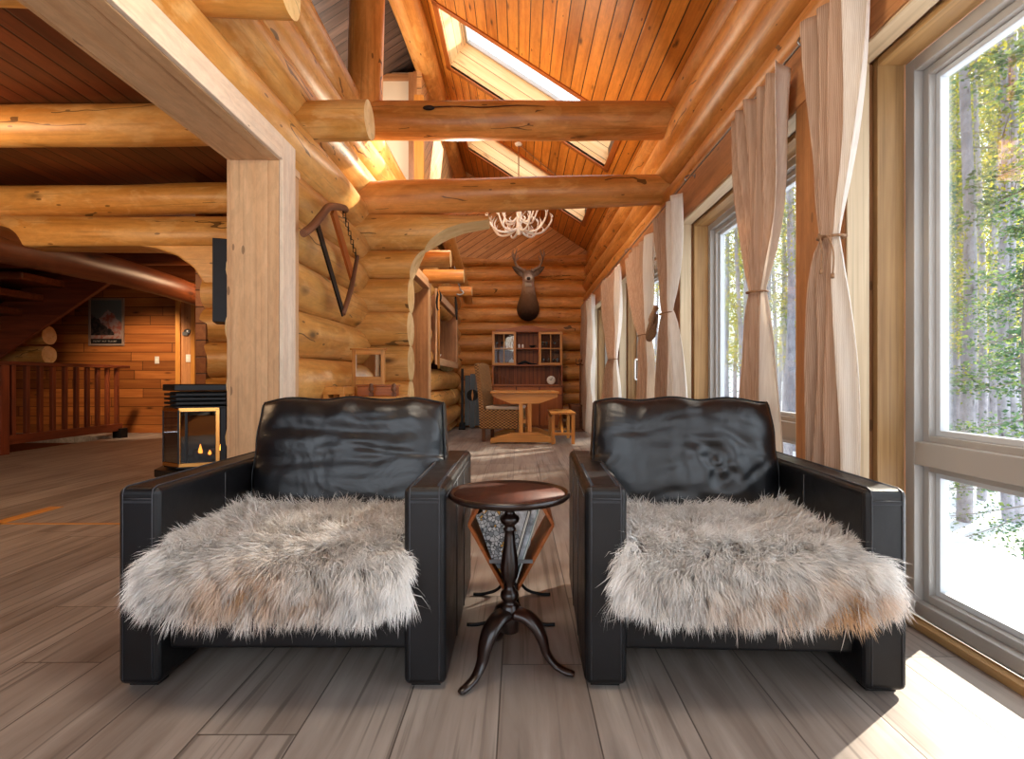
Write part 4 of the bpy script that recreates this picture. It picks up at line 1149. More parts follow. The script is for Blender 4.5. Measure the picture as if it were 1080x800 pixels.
curtain('furthest pale curtain next to the end wall', 8.9, 10.6, 9.6, 1.4, 1.2, 9.0, 10.6, -1, 1.235, 6, 2.38, 8, tied=False, lining_w=.5)
# wire the curtains hang from, and its hooks
m = MB(); m.tube([(1.262, -1.5, 2.475), (1.262, 2.3, 2.455), (1.262, 5, 2.45), (1.262, 8, 2.445), (1.262, YB-.1, 2.44)], .006, 8)
tag(obj('curtain_wire', m, M['steel']), 'thin pale curtain wire strung along the header board', 'curtain wire')
for i, (y, lab) in enumerate(((1.90, 'small metal hook at the head of the nearest curtain'), (2.44, 'small metal hook at the head of the wide curtain'), (4.1, 'metal wire hook before the white-lined curtain'), (6.4, 'metal wire hook near the glazed door bay'))):
    m = MB(); m.tube([(XF+.0, y, 2.49), (1.29, y, 2.492), (1.262, y, 2.485), (1.25, y, 2.465), (1.262, y, 2.446)], .005, 8, sub=3); m.lathe([(.0, 0), (.018, .0), (.018, .006), (.0, .006)], c=(0, 0, 0), n=12)
    for k in range(len(m.v)-48, len(m.v)):
        a, b, c = m.v[k]; m.v[k] = (XF-.002-c, y+a, 2.49+b)
    tag(obj('curtain_hook', m, M['steel']), lab, 'hook', 'curtain wire hooks')
# rusty cord bundle hanging beside the third curtain
m = MB()
for k in range(4):
    m.tube([(1.24+.01*k, 4.93+.03*k, 1.62), (1.20, 4.90+.02*k, 1.50), (1.17+.02*k, 4.93, 1.38), (1.19, 4.97, 1.32), (1.24, 4.98, 1.42), (1.25, 4.95, 1.55)], .02, 8, sub=4)
tag(obj('cord_tassel', m, M['rope']), 'knotted rust-brown cord bundle hanging by the white-lined curtain', 'tassel')
# white door pull
m = MB(); m.tube([(1.56, 6.98, 1.22), (1.50, 6.98, 1.22), (1.49, 6.98, 1.20), (1.49, 6.98, .98), (1.50, 6.98, .96), (1.56, 6.98, .96)], .012, 8)
tag(obj('door_pull', m, M['white']), 'white pull handle on the glazed door behind the curtains', 'door handle')
# ================================================================ DINING END
FU, FD = M['furn'], M['furn_dark']
# trestle table
t = thing('trestle_table', 'honey pine trestle table with a long shaped foot', 'table', (.105, 8.35, 0))
m = MB(); m.box((-.53, -.2, .755), (.50, .95, .785), 0); obj('tabletop', m, FU, t, bevel=.006)
for y in (-.14, .80):
    m = MB(); m.prism([(-.51, .752), (-.51, .715), (-.22, .60), (.20, .60), (.48, .70), (.48, .752)], y, y+.045, 'xz'); obj('apron', m, FU, t, bevel=.004)
    for x in (-.10, .03):
        m = MB(); m.box((x, y+.002, .13), (x+.06, y+.043, .61), 2); obj('leg', m, FU, t, bevel=.004)
    m = MB(); m.prism([(-.53, .0), (-.53, .075), (-.22, .165), (.19, .165), (.45, .075), (.45, .0), (.33, .02), (-.41, .02)], y-.03, y+.075, 'xz'); obj('foot', m, FU, t, bevel=.006)
m = MB(); m.box((-.045, -.1, .30), (.005, .80, .36), 1); obj('stretcher', m, FU, t, bevel=.003)
# bench / stool
t = thing('stool', 'small slatted pine bench in the sun by the table end', 'bench', (.66, 8.30, 0))
m = MB()
for k in range(3): m.box((-.19+.128*k, -.2, .445), (-.066+.128*k, .75, .475), 1)
obj('seat', m, FU, t, bevel=.004)
for x in (-.17, .13):
    for y in (-.16, .66):
        m = MB(); m.box((x, y, 0), (x+.05, y+.05, .446), 2); obj('leg', m, FU, t, bevel=.003)
m = MB(); m.box((-.12, -.15, .13), (.13, -.12, .17), 0); m.box((-.12, .67, .13), (.13, .70, .17), 0); m.box((-.165, -.11, .39), (-.14, .66, .44), 1); m.box((.15, -.11, .39), (.175, .66, .44), 1); obj('stretcher', m, FU, t)
m = MB(); m.beam((.0, -.1, .15), (.0, .40, .43), .03, .03); m.beam((.0, .66, .15), (.0, .2, .43), .03, .03); obj('brace', m, FU, t)
# wicker chair
t = thing('wicker_chair', 'high-backed woven wicker chair with cream seat pad', 'chair', (-.22, 8.65, 0), R(-13))
W_ = M['wicker']
m = MB(); m.box((-.32, -.28, .20), (.28, .30, .50), 2); obj('seat_base', m, W_, t, bevel=.02, seg=3)
m = MB()
def wb(u, v):
    z = .2+1.0*v; return (-.33-.09*v*v+.00, -.29+.59*u, z+.03*math.sin(math.pi*u))
def wf(u, v):
    z = .2+1.0*v; return (-.26-.09*v*v, .30-.59*u, z+.03*math.sin(math.pi*u))
m.grid(wb, 8, 14); m.grid(wf, 8, 14)
m.grid(lambda u, v: tuple(a*(1-v)+b*v for a, b in zip(wb(u, 1), wf(1-u, 1))), 8, 1)
m.grid(lambda u, v: tuple(a*(1-v)+b*v for a, b in zip(wf(1, u), wb(0, u))), 14, 1); m.grid(lambda u, v: tuple(a*(1-v)+b*v for a, b in zip(wb(1, u), wf(0, u))), 14, 1)
obj('backrest', m, W_, t)
for x in (-.30, .22):
    for y in (-.26, .23):
        m = MB(); m.box((x, y, 0), (x+.05, y+.05, .21), 2); obj('leg', m, M['oldwood'], t, bevel=.004)
m = MB(); m.box((-.24, -.27, .502), (.285, .28, .555), 0); obj('seat_pad', m, M['cushion_pale'], t, bevel=.022, seg=4)
# hutch
HX, HY = .17, 10.68
t = thing('hutch', 'tall pine hutch with two small-paned glass doors and open shelves', 'cupboard', (HX, HY, 0))
w = .69
m = MB(); m.box((-w, -.10, .0), (w, .30, .06), 0); m.box((-w, -.10, .06), (w, -.07, .84), 2); m.box((-w, -.07, .06), (-w+.03, .30, .84), 2); m.box((w-.03, -.07, .06), (w, .30, .84), 2); obj('base_cabinet', m, M['furn_shadow'], t, bevel=.003)
m = MB(); m.box((-w-.02, -.13, .84), (w+.02, .32, .87), 0); obj('worktop', m, FD, t, bevel=.004)
for k in range(3):
    x0 = -w+.04+k*.45; d = obj('drawer', MB().box((x0, -.115, .68), (x0+.42, -.099, .82), 0), FD, t, bevel=.003)
    obj('knob', MB().lathe([(0, 0), (.008, .0), (.014, .012), (.0, .022)], n=12, c=(0, 0, 0)), M['oldwood'], d); kb = d.children[0]; kb.location = (x0+.21, -.115, .75); kb.rotation_euler = (R(90), 0, 0)
    d = obj('door', MB().box((x0, -.115, .08), (x0+.42, -.099, .66), 2), FD, t, bevel=.003)
m = MB(); m.box((-w, .26, .87), (w, .29, 1.92), 2); obj('back_panel', m, M['furn_shadow'], t)
m = MB()
for x in (-w, w-.03): obj('side_panel', MB().box((x, -.0, .87), (x+.03, .26, 1.90), 2), FD, t, bevel=.002)
for x in (-.235, .215): obj('divider', MB().box((x, .0, 1.257), (x+.02, .26, 1.89), 2), FD, t, bevel=.002)
for z in (1.235, 1.565, 1.895):
    m = MB(); m.box((-w, -.005, z), (w, .26, z+.022), 0); obj('shelf', m, FD, t, bevel=.002)
m = MB(); m.prism([(-.62, 1.918), (-.62, 1.95), (-.36, 1.965), (-.1, 2.02), (.1, 2.02), (.36, 1.965), (.58, 1.95), (.62, 1.918)], -.03, .0, 'xz'); obj('cornice', m, FD, t, bevel=.003)
for x0, x1 in ((-w+.005, -.225), (.225, w-.005)):
    m = MB(); b = .045; z0, z1 = 1.25, 1.90; y0, y1 = -.03, -.008
    m.box((x0, y0, z0), (x0+b, y1, z1), 2); m.box((x1-b, y0, z0), (x1, y1, z1), 2); m.box((x0+b, y0, z0), (x1-b, y1, z0+b), 0); m.box((x0+b, y0, z1-b), (x1-b, y1, z1), 0)
    xm = (x0+x1)/2; zm = (z0+z1)/2; m.box((xm-.009, y0, z0+b), (xm+.009, y1, z1-b), 2); m.box((x0+b, y0+.002, zm-.009), (x1-b, y1-.002, zm+.009), 0)
    d = obj('door', m, M['furn'], t, bevel=.002)
    obj('pane', MB().box((x0+b-.004, -.017, z0+b-.004), (x1-b+.004, -.013, z1-b+.004)), M['cab_glass'], d)
def pot(name, label, cat, prof, x, z, mat, y=.08, group=None, n=20):
    m = MB(); m.lathe(prof, c=(HX+x, HY+y, z), n=n); return tag(obj(name, m, mat), label, cat, group)
jar = [(.0, 0), (.03, 0), (.045, .03), (.04, .07), (.02, .085), (.022, .10), (.0, .10)]
o = pot('teapot', 'white teapot behind the glass door of the hutch', 'teapot', [(.0, 0), (.035, 0), (.055, .03), (.058, .06), (.045, .09), (.02, .105), (.01, .11), (.014, .122), (.0, .13)], -.31, 1.2585, M['white'])
glass_p = [(.0, 0), (.022, 0), (.022, .004), (.004, .01), (.004, .06), (.025, .085), (.028, .13), (.024, .13), (.02, .09), (.0, .066)]
glm = m_plain('clear_stemware', '#b9bcc0', .1, 0, .8, Transmission_Weight=.7); M['stemware'] = glm
for i, (x, z) in enumerate(((-.60, 1.588), (-.50, 1.588), (-.40, 1.588), (-.30, 1.588))): pot('wine_glass', 'stemmed glass on the upper shelf behind the door over the wicker chair', 'glass', glass_p, x, z, glm, group='glasses over the wicker chair')
for i, (x, z) in enumerate(((.30, 1.588), (.38, 1.588), (.46, 1.588), (.54, 1.588))): pot('wine_glass', 'tall glass on the upper shelf behind the hutch door nearest the window', 'glass', glass_p, x, z, glm, group='upper glasses behind the hutch door by the window')
for i, (x, z) in enumerate(((.32, 1.258), (.42, 1.258), (.52, 1.258), (.60, 1.258))): pot('wine_glass', 'glass standing on the lower shelf behind the hutch door nearest the window', 'glass', glass_p, x, z, glm, group='lower glasses behind the hutch door by the window')
pot('salt_cellar', 'tiny pale jar first on the open middle shelf', 'jar', [(.0, 0), (.02, 0), (.022, .06), (.012, .075), (.0, .08)], -.16, 1.588, M['white'])
pot('salt_cellar', 'second tiny pale jar on the open middle shelf', 'jar', [(.0, 0), (.02, 0), (.022, .05), (.012, .07), (.0, .075)], -.09, 1.588, M['white'])
pot('dark_bowl', 'dark low bowl on the open middle shelf', 'bowl', [(.0, 0), (.03, 0), (.07, .05), (.066, .05), (.0, .012)], .10, 1.588, M['iron'])
m = MB(); m.tube([(HX-.19, HY+.1, 1.27), (HX-.10, HY+.1, 1.30), (HX-.04, HY+.1, 1.315), (HX+.05, HY+.1, 1.285), (HX+.18, HY+.1, 1.275)], [.012, .03, .028, .022, .01], 10, sub=4); m.box((HX-.18, HY+.07, 1.2575), (HX+.18, HY+.13, 1.268))
tag(obj('duck_decoy', m, M['iron']), 'dark low carved bird figure on the open lower shelf', 'figurine')
m = MB(); m.lathe([(.0, -.016), (.07, -.016), (.085, -.008), (.085, .008), (.075, .016), (.0, .016)], n=32); q = []
for a, b, c in m.v: q.append((HX+.47+a, HY+.06+c, .955+b))
m.v = q; ck = tag(obj('mantel_clock', m, M['white']), 'round white-faced clock on the hutch worktop', 'clock')
m = MB(); m.beam((0, 0, 0), (.02, 0, .05), .006, .008); m.beam((0, 0, 0), (-.03, 0, .02), .006, .008); hd = obj('hand', m, M['iron'], ck); hd.location = (0, -.022, .085)
# small rack of jars in the niche
m = MB(); 
for k in range(5): m.box((-.64+.07*k, .02, .0), (-.632+.07*k, .12, .22-.02*k), 2)
m.box((-.64, .02, .0), (-.35, .12, .012), 0); m.beam((-.64, .07, .25), (-.28, .07, .07), .02, .02)
m.v = [(HX+a, HY+b, .872+c) for a, b, c in m.v]; tag(obj('spice_rack', m, M['furn_shadow']), 'dark slatted rack standing in the hutch niche', 'rack')
# candle stand
m = MB(); m.tube([(0, 0, .03), (0, 0, 1.30)], .014, 8); m.lathe([(.0, 0), (.13, .0), (.13, .012), (.03, .03), (.0, .04)], n=16)
m.lathe([(.01, 1.28), (.035, 1.30), (.04, 1.34), (.0, 1.34)], n=12)
for a in (20, 140, 260):
    c, s = math.cos(R(a)), math.sin(R(a)); m.tube([(0, 0, 1.27), (.05*c, .05*s, 1.24), (.09*c, .09*s, 1.28), (.085*c, .085*s, 1.36)], .010, 6, sub=3)
m.v = [(a+1.15, b+10.2, c) for a, b, c in m.v]
tag(obj('candle_stand', m, M['oldwood']), 'thin dark iron candle stand in the corner by the end wall', 'candle stand')
m = MB(); m.box((1.0, 10.35, 0), (1.30, 10.9, .47), 0); m.box((.99, 10.34, .45), (1.31, 10.91, .49), 0); tag(obj('storage_chest', m, M['oldwood'], bevel=.006), 'low brown chest standing in the corner under the candle stand', 'chest')
# toboggan
t = thing('toboggan', 'grey painted wooden toboggan with compass star leaning in the far corner', 'toboggan', (-.92, 10.78, 0)); t.rotation_euler = (R(-7), 0, 0)
for k in range(3):
    m = MB(); m.box((-.155+.105*k, 0, .06-(.04 if k == 1 else 0)), (-.053+.105*k, .02, 1.06+(.03 if k == 1 else 0)), 2); obj('plank', m, M['sled_grey'], t, bevel=.006)
m = MB(); m.lathe([(.105, 0), (.115, 0), (.115, .004), (.105, .004), (.105, 0)], n=32)
for k in range(4):
    a = R(45+90*k); m.prism([(0, .02), (.10, .012), (.10, -.012), (0, -.02)], 0, .004, 'xy', mat=Matrix.Rotation(a, 4, 'Z'))
q = obj('star', m, M['iron'], t); q.rotation_euler = (R(90), 0, 0); q.location = (0, -.001, .66)
m = MB(); m.prism([(0, -.12), (.022, 0), (0, .12), (-.022, 0)], 0, .005, 'xy'); q = obj('star_point', m, M['furn'], t); q.rotation_euler = (R(90), 0, 0); q.location = (0, -.003, .66)
m = MB(); m.beam((-.155, .03, .3), (.155, .03, .3), .03, .02); m.beam((-.155, .03, .9), (.155, .03, .9), .03, .02); obj('crossbar', m, M['iron'], t)
m = MB(); m.beam((-1.09, 10.50, .01), (-1.10, 10.66, 1.18), .03, .05, up=(1, 0, 0)); m.beam((-1.09, 10.48, .0), (-1.09, 10.60, .12), .05, .12, up=(1, 0, 0))
tag(obj('old_ski', m, M['iron'], bevel=.004), 'narrow dark board propped upright beside the grey toboggan', 'ski')
# white cups on the pass-through sill
for x, y, z, pr, lab in ((-1.22, 7.85, 1.272, [(.0, 0), (.042, 0), (.044, .16), (.04, .17), (.0, .17)], 'tall white mug stack on the pass-through sill'), (-1.20, 8.0, 1.272, [(.0, 0), (.03, 0), (.07, .06), (.066, .06), (.0, .012)], 'white bowl beside the tall mugs on the sill')):
    m = MB(); m.lathe(pr, c=(x, y, z), n=20); tag(obj('white_mug' if 'mug' in lab else 'white_bowl', m, M['white']), lab, 'mug' if 'mug' in lab else 'bowl')
# pole and iron hooks hanging from brackets
m = MB(); m.tube([(-1.02, 6.95, 1.10), (-1.02, 6.95, 1.75), (-1.02, 6.95, 2.12)], [.016, .018, .014], 8)
t = tag(obj('ski_pole', m, FU), 'slim pale wooden pole hanging beside the doorway', 'pole')
m = MB()
for k in range(5): m.tube([(0, 0, 1.0+.0), (.03*math.cos(k), .03*math.sin(k), .93-.03*k), (.02*math.cos(k*2), .03*math.sin(k*3), .86-.03*k)], .012, 6, sub=3)
q = obj('strap', m, M['iron'], t)
m = MB(); 
for k in range(7): m.tube([(-.93+.012*k, 7.9+.0*k, 2.60-.05*k), (-.92+.014*k, 7.93, 2.575-.05*k), (-.915+.012*k, 7.9, 2.55-.05*k), (-.925+.012*k, 7.87, 2.575-.05*k)], .006, 6, closed=True)
m.tube([(-.84, 7.9, 2.26), (-.80, 7.9, 2.22), (-.85, 7.9, 2.19), (-.90, 7.9, 2.2)], .012, 6, sub=3)
tag(obj('iron_chain', m, M['steel']), 'small iron chain with hook hanging from the slanting rail', 'chain')
m = MB(); m.tube([(-.95, 8.2, 2.21), (-.94, 8.2, 2.05), (-.93, 8.2, 1.86)], [.014, .02, .012], 8, sub=3); tag(obj('iron_hook', m, M['iron']), 'dark iron hook hanging under the furthest bracket', 'hook')

# ================================================================ WASHSTAND WITH MIRROR
t = thing('washstand', 'pine washstand with swing mirror and knobbed posts behind the armchair', 'washstand', (-1.10, 4.25, 0))
m = MB(); m.box((-.17, -.20, .06), (.17, .20, .80), 2); obj('cabinet', m, FU, t, bevel=.004)
m = MB(); m.box((-.20, -.22, .80), (.20, .22, .83), 0); obj('top', m, FU, t, bevel=.004)
for x in (.0, .17):
    m = MB(); m.box((x-.015, -.20, .81), (x+.015, -.17, .86), 2); m.lathe([(.010, .86), (.010, .866), (.020, .876), (.022, .89), (.014, .902), (.012, .905), (.018, .915), (.010, .926), (.0, .928)], c=(x, -.185, 0), n=16); obj('post', m, M['oldwood'], t)
m = MB(); m.box((-.12, -.13, .83), (.16, .03, .835), 0); m.box((-.12, -.13, .835), (.16, .03, .905), 0); d = obj('drawer_box', m, FD, t, bevel=.003)
m = MB(); m.box((-.13, -.14, .906), (.17, .04, .918), 0); obj('lid', m, FD, d, bevel=.003)
m = MB(); m.box((-.215, .05, .83), (-.185, .08, 1.19), 2); m.box((.012, .05, .83), (.042, .08, 1.19), 2); m.box((-.23, .045, 1.19), (.055, .085, 1.205), 0); m.box((-.186, .055, .95), (.013, .075, .98), 0); m.box((-.186, .055, 1.155), (.013, .075, 1.19), 0); m.box((-.186, .055, .83), (.013, .07, .951), 2)
fr = obj('mirror_frame', m, FU, t, bevel=.003)
m = MB(); m.box((-.185, .062, .98), (.012, .068, 1.156)); mirm = m_plain('mirror_silver', '#c9c4ba', .04, 1.0, nscale=1, namt=.01); obj('mirror', m, mirm, fr)
for x in (-.17, .12):
    m = MB(); m.box((x, -.19, 0), (x+.05, .19, .07), 2); obj('foot', m, FU, t, bevel=.003)
t = thing('wooden_stool', 'small plain pine stool top showing behind the armchair back corner', 'stool', (-1.31, 3.98, 0))
m = MB(); m.box((-.075, -.13, .85), (.075, .13, .905), 1); obj('seat', m, FU, t, bevel=.004)
for x in (-.075, .04):
    for y in (-.12, .09):
        m = MB(); m.box((x, y, 0), (x+.035, y+.035, .852), 2); obj('leg', m, FU, t, bevel=.003)

# ================================================================ OLD BOW TOOL ON THE LOG WALL
t = thing('wall_tool', 'antique wooden yoke tool with iron rods and chain hung on the log wall', 'antique tool', (-1.34, 4.3, 2.0))
def L3(px, py, D): p = P(px, py, D); return (p.x+1.34, p.y-4.3, p.z-2.0)
X1 = -1.335
def W(px, py, x=X1): D = x*F/(px-CX); return L3(px, py, D)
m = MB(); m.tube([W(320, 246, -1.30), W(330, 238, -1.30), W(340, 226, -1.29), W(348, 218, -1.29), W(362, 219, -1.29), W(365, 222, -1.29)], [.024, .026, .026, .026, .024, .022], 12, sub=5); obj('yoke', m, M['oldwood'], t)
m = MB(); m.beam(W(335, 238, -1.31), W(362, 331, -1.31), .012, .06, up=(0, 1, 0)); obj('iron_bar', m, M['iron'], t)
m = MB(); m.beam(W(351, 222, -1.32), W(373, 298, -1.32), .02, .085, up=(0, 1, 0)); obj('slat', m, M['furn_dark'], t)
m = MB(); m.tube([W(362, 331, -1.30), W(370, 305, -1.30), W(377, 270, -1.30)], [.018, .021, .016], 8, sub=3); obj('handle', m, M['oldwood'], t)
m = MB()
a = Vector(W(362, 222, -1.29)); b = Vector(W(375, 268, -1.30))
for k in range(11):
    c = a.lerp(b, k/10); dx = .010 if k % 2 else 0; dy = 0 if k % 2 else .010
    m.tube([c+Vector((dx, dy, .014)), c+Vector((dx, dy, -.014)), c+Vector((0, 0, -.02)), c+Vector((-dx, -dy, -.014)), c+Vector((-dx, -dy, .014)), c+Vector((0, 0, .02))], .0035, 5, closed=True)
obj('chain', m, M['iron'], t)

# ================================================================ ANTLER CHANDELIER
def antler(m, pts, rad, tines):
    m.tube(pts, rad, 8, sub=4)
    for i, tp, r in tines: m.tube([pts[i]]+tp, [r]+[r*.8]*(len(tp)-1)+[r*.15], 6, sub=3)
CHX, CHY, CHZ = 0.0, 8.15, 3.22
t = thing('antler_chandelier', 'white antler chandelier hanging on a cord in front of the gable', 'chandelier', (CHX, CHY, CHZ))
rs = random.Random(4)
def horn(ang, z0, rise, reach, r=.020, start=.03):
    m = MB(); c, s = math.cos(ang), math.sin(ang)
    def q(d, z, sd=0): return Vector((c*d-s*sd, s*d+c*sd, z))
    tw = rs.uniform(-.06, .06)
    pts = [q(start, z0), q(reach*.35, z0-.07, tw*.5), q(reach*.70, z0-.05, tw), q(reach*.93, z0+rise*.35, tw*1.2), q(reach, z0+rise*.8, tw), q(reach*.97, z0+rise, tw*.6)]
    rad = [r*.8, r*.8, r*.7, r*.6, r*.4, r*.12]
    ti = []
    for i, hgt, o in ((2, .14, .03), (3, .16, -.05), (1, .10, -.04), (4, .09, .05)):
        h = hgt*rs.uniform(.8, 1.3); p = pts[i]; sd = o*rs.uniform(.6, 1.4)
        ti.append((i, [p+Vector((-s*sd+c*.03, c*sd+s*.03, h*.5)), p+Vector((-s*sd*1.6-c*.01, c*sd*1.6-s*.01, h))], r*.6))
    antler(m, pts, rad, ti); return m
for k in range(8): obj('antler', horn(2*math.pi*k/8+.2, 0, .22+.05*(k % 2), .50, .021), M['ivory'], t)
for k in range(6): obj('antler', horn(2*math.pi*k/6+.5, .16, .30, .30, .019), M['ivory'], t)
m = MB(); m.lathe([(.0, -.10), (.03, -.09), (.045, -.03), (.035, .05), (.03, .2), (.02, .3), (.0, .32)], n=16); obj('hub', m, M['ivory'], t)
m = MB(); m.tube([(0, 0, .3), (0, 0, ceil_z(CHX)-CHZ)], .008, 8); obj('cord', m, M['rope'], t)
m = MB(); m.lathe([(.0, -.04), (.05, -.03), (.06, .0), (.0, .03)], c=(0, 0, ceil_z(CHX)-CHZ-.02), n=16); obj('canopy', m, M['white'], t)
m = MB(); m.tube([(0, 0, ceil_z(CHX)-CHZ-.03), (.45, .15, ceil_z(CHX+.45)-CHZ-.05), (.9, .3, ceil_z(CHX+.9)-CHZ-.03)], .007, 6, sub=4); obj('swag_cable', m, M['rope'], t)

# ================================================================ DEER MOUNT
t = thing('deer_head_mount', 'mounted mule deer head with antlers high on the end wall', 'deer head', (.19, YB-.01, 2.38))
def m_deer():
    N = NT('deer_coat'); co = N.obj_co(); s = N.new('ShaderNodeSeparateXYZ'); N.lk(co, s.inputs[0])
    zf = N.math('ADD', s.outputs[2], N.math('MULTIPLY', N.math('SUBTRACT', N.noise(co, 14, 3), .5), .16))
    col = N.ramp(N.math('DIVIDE', N.math('ADD', zf, .3), 1.0), [(.0, lin('#1c1512')), (.16, lin('#2e211b')), (.3, lin('#5c4535')), (.55, lin('#85684f')), (.70, lin('#b9a08a')), (.80, lin('#d6c9bb')), (.92, lin('#8a7564')), (1, lin('#5a483c'))])
    N.bsdf(col, .85, 0, .2, N.noise(co, 60, 3), .6, .01); return N.mat
DM = m_deer()
rings = [((0, -.02, -.02), .24, .26, 0), ((0, -.10, .02), .235, .25, -.25), ((0, -.20, .12), .20, .20, -.6), ((0, -.27, .28), .15, .155, -.9), ((0, -.32, .43), .115, .125, -1.0), ((0, -.37, .54), .115, .13, -.5), ((0, -.44, .60), .125, .14, .1), ((0, -.52, .585), .115, .125, .35), ((0, -.60, .55), .088, .095, .45), ((0, -.68, .515), .070, .074, .5), ((0, -.72, .50), .045, .045, .5), ((0, -.735, .495), .012, .012, .5)]
m = MB(); n = 20; vs = []
for (c, rx, rz, tl) in rings:
    # ring plane normal tilts from -y (tl=0) upward for negative tl
    ny, nz = -math.cos(tl), -math.sin(tl); uy, uz = nz, -ny
    for k in range(n):
        a = 2*math.pi*k/n; vs.append((c[0]+rx*math.cos(a), c[1]+uy*rz*math.sin(a), c[2]+uz*rz*math.sin(a)))
fs = [(i*n+k, (i+1)*n+k, (i+1)*n+(k+1) % n, i*n+(k+1) % n) for i in range(len(rings)-1) for k in range(n)]
fs += [tuple(range(n)), tuple(range((len(rings)-1)*n+n-1, (len(rings)-1)*n-1, -1))]
m.add(vs, fs, None, 0, True); obj('body', m, DM, t, subsurf=1)
m = MB(); m.lathe([(.0, -.03), (.03, -.025), (.040, 0), (.03, .025), (.0, .03)], c=(0, -.735, .505), n=14); obj('nose', m, M['skin_nose'], t)
m = MB(); m.box((-.066, -.735, .475), (.066, -.62, .545)); m.box((-.07, -.50, .40), (.07, -.40, .50)); obj('muzzle', m, m_plain('pale_muzzle_hair', '#cfc5b8', .9), t, bevel=.02, seg=3)
for sx in (-1, 1):
    m = MB(); m.lathe([(.0, -.016), (.012, -.012), (.017, 0), (.012, .012), (.0, .016)], c=(sx*.082, -.53, .615), n=12); obj('eye', m, M['skin_nose'], t)
    m = MB(); m.grid(lambda u, v: (sx*(.08+.24*v), -.42-.03*math.sin(math.pi*u)*math.sin(math.pi*v), .62+.17*v+(.095*math.sin(math.pi*min(1, v*.85+.12)))*(u-.5)*1.5), 6, 10)
    obj('ear', m, DM, t, solid=.012)
    m = MB()
    def V3(x, y, z): return Vector((sx*x, y, z))
    pts = [V3(.045, -.44, .68), V3(.12, -.42, .74), V3(.21, -.42, .79), V3(.26, -.45, .88), V3(.27, -.50, .97)]
    antler(m, pts, [.032, .028, .026, .023, .020], [(4, [V3(.24, -.54, 1.04), V3(.22, -.56, 1.12)], .018), (4, [V3(.30, -.50, 1.04), V3(.295, -.52, 1.12)], .017), (3, [V3(.30, -.42, .97), V3(.33, -.40, 1.08)], .018), (3, [V3(.21, -.46, .95), V3(.20, -.46, 1.02)], .014), (0, [V3(.06, -.47, .73), V3(.06, -.48, .77)], .012)])
    obj('antler', m, M['antler_brown'], t)

# ================================================================ GAS STOVE
t = thing('gas_stove', 'black bay-fronted gas stove with brass door trim and a small flame', 'stove', (-2.55, 4.45, 0)); t.rotation_euler = (0, 0, R(22))
BS = M['black_stove']
def bay(w, d, c, y0=0): return [(-w, y0), (-w, -d*.35), (-w+c, -d), (w-c, -d), (w, -d*.35), (w, y0)]
def poly(pts, z0, z1, mat, name, bev=.006, parent=t):
    m = MB(); m.prism(pts, z0, z1, 'xy'); return obj(name, m, mat, parent, bevel=bev)
poly([(-.13, .25), (-.15, -.05), (-.08, -.14), (.10, -.14), (.15, -.05), (.15, .25)], 0, .20, BS, 'pedestal')
poly([(-.32, .3), (-.34, -.10), (-.20, -.32), (.20, -.32), (.34, -.10), (.34, .3)], .20, .26, BS, 'hearth_base')
poly([(-.24, .3), (-.26, .02), (.30, .02), (.30, .3)], .26, .86, BS, 'body')
m = MB(); 
for z0, z1 in ((.27, .29), (.735, .75)): m.prism([(-.27, .03), (-.28, -.07), (-.17, -.235), (.17, -.235), (.28, -.07), (.28, .03)], z0, z1, 'xy')
m.prism([(-.27, .03), (-.28, -.07), (-.265, -.07), (-.255, .03)], .29, .735, 'xy'); m.prism([(.128, -.235), (.17, -.235), (.28, -.07), (.28, .03), (.255, .03), (.255, -.06), (.155, -.21), (.128, -.21)], .29, .735, 'xy')
obj('firebox', m, BS, t, bevel=.003)
poly([(-.26, .30), (-.29, -.07), (-.18, -.25), (.18, -.25), (.30, -.07), (.30, .30)], .87, .92, BS, 'top')
m = MB()
for k in range(3): m.prism([(-.27, .02), (-.28, -.07), (-.17, -.24), (.17, -.24), (.28, -.07), (.28, .02)], .765+.034*k, .783+.034*k, 'xy')
obj('louvre', m, BS, t, bevel=.002)
m = MB()
for (xa, ya), (xb, yb) in (((-.285, -.075), (-.150, -.245)), ((-.150, -.247), (.125, -.247))):
    th = .022
    m.beam((xa, ya, .30), (xb, yb, .30), .012, .03); m.beam((xa, ya, .725), (xb, yb, .725), .012, .03)
    if xa == -.150:
        m.beam((xb-.012, yb, .30), (xb-.012, yb, .725), .028, .014, up=(0, 1, 0)); m.beam((xa+.006, ya, .30), (xa+.006, ya, .725), .012, .014, up=(0, 1, 0))
obj('door_trim', m, M['brass'], t, bevel=.002)
m = MB(); m.beam((-.150, -.246, .31), (-.150, -.246, .72), .014, .02, up=(0, 1, 0)); m.beam((-.283, -.07, .31), (-.283, -.07, .72), .014, .02, up=(0, 1, 0)); m.beam((-.10, -.248, .32), (-.10, -.248, .71), .016, .008, up=(0, 1, 0)); obj('mullion', m, BS, t)
for (xa, ya), (xb, yb) in (((-.28, -.08), (-.154, -.236)), ((-.146, -.238), (.122, -.238))):
    m = MB(); m.beam((xa, ya, .512), (xb, yb, .512), .004, .40); obj('glass_panel', m, M['stove_glass'], t)
for a, b, r in (((-.12, -.12, .325), (.10, -.10, .335), .03), ((-.05, -.16, .36), (.06, -.06, .39), .026), ((.0, -.17, .345), (-.08, -.03, .375), .022)):
    m = MB(); m.log(a, b, r, r*.9, n=10, wob=.006); obj('ceramic_log', m, M['ember'], t)
for x, y, h, r in ((-.02, -.15, .09, .016), (.045, -.15, .04, .013), (.12, -.09, .14, .012)):
    m = MB(); m.lathe([(.002, 0), (r, h*.22), (r*.8, h*.5), (r*.35, h*.8), (.001, h)], c=(x, y, .36), n=12); obj('flame', m, M['flame'], t)
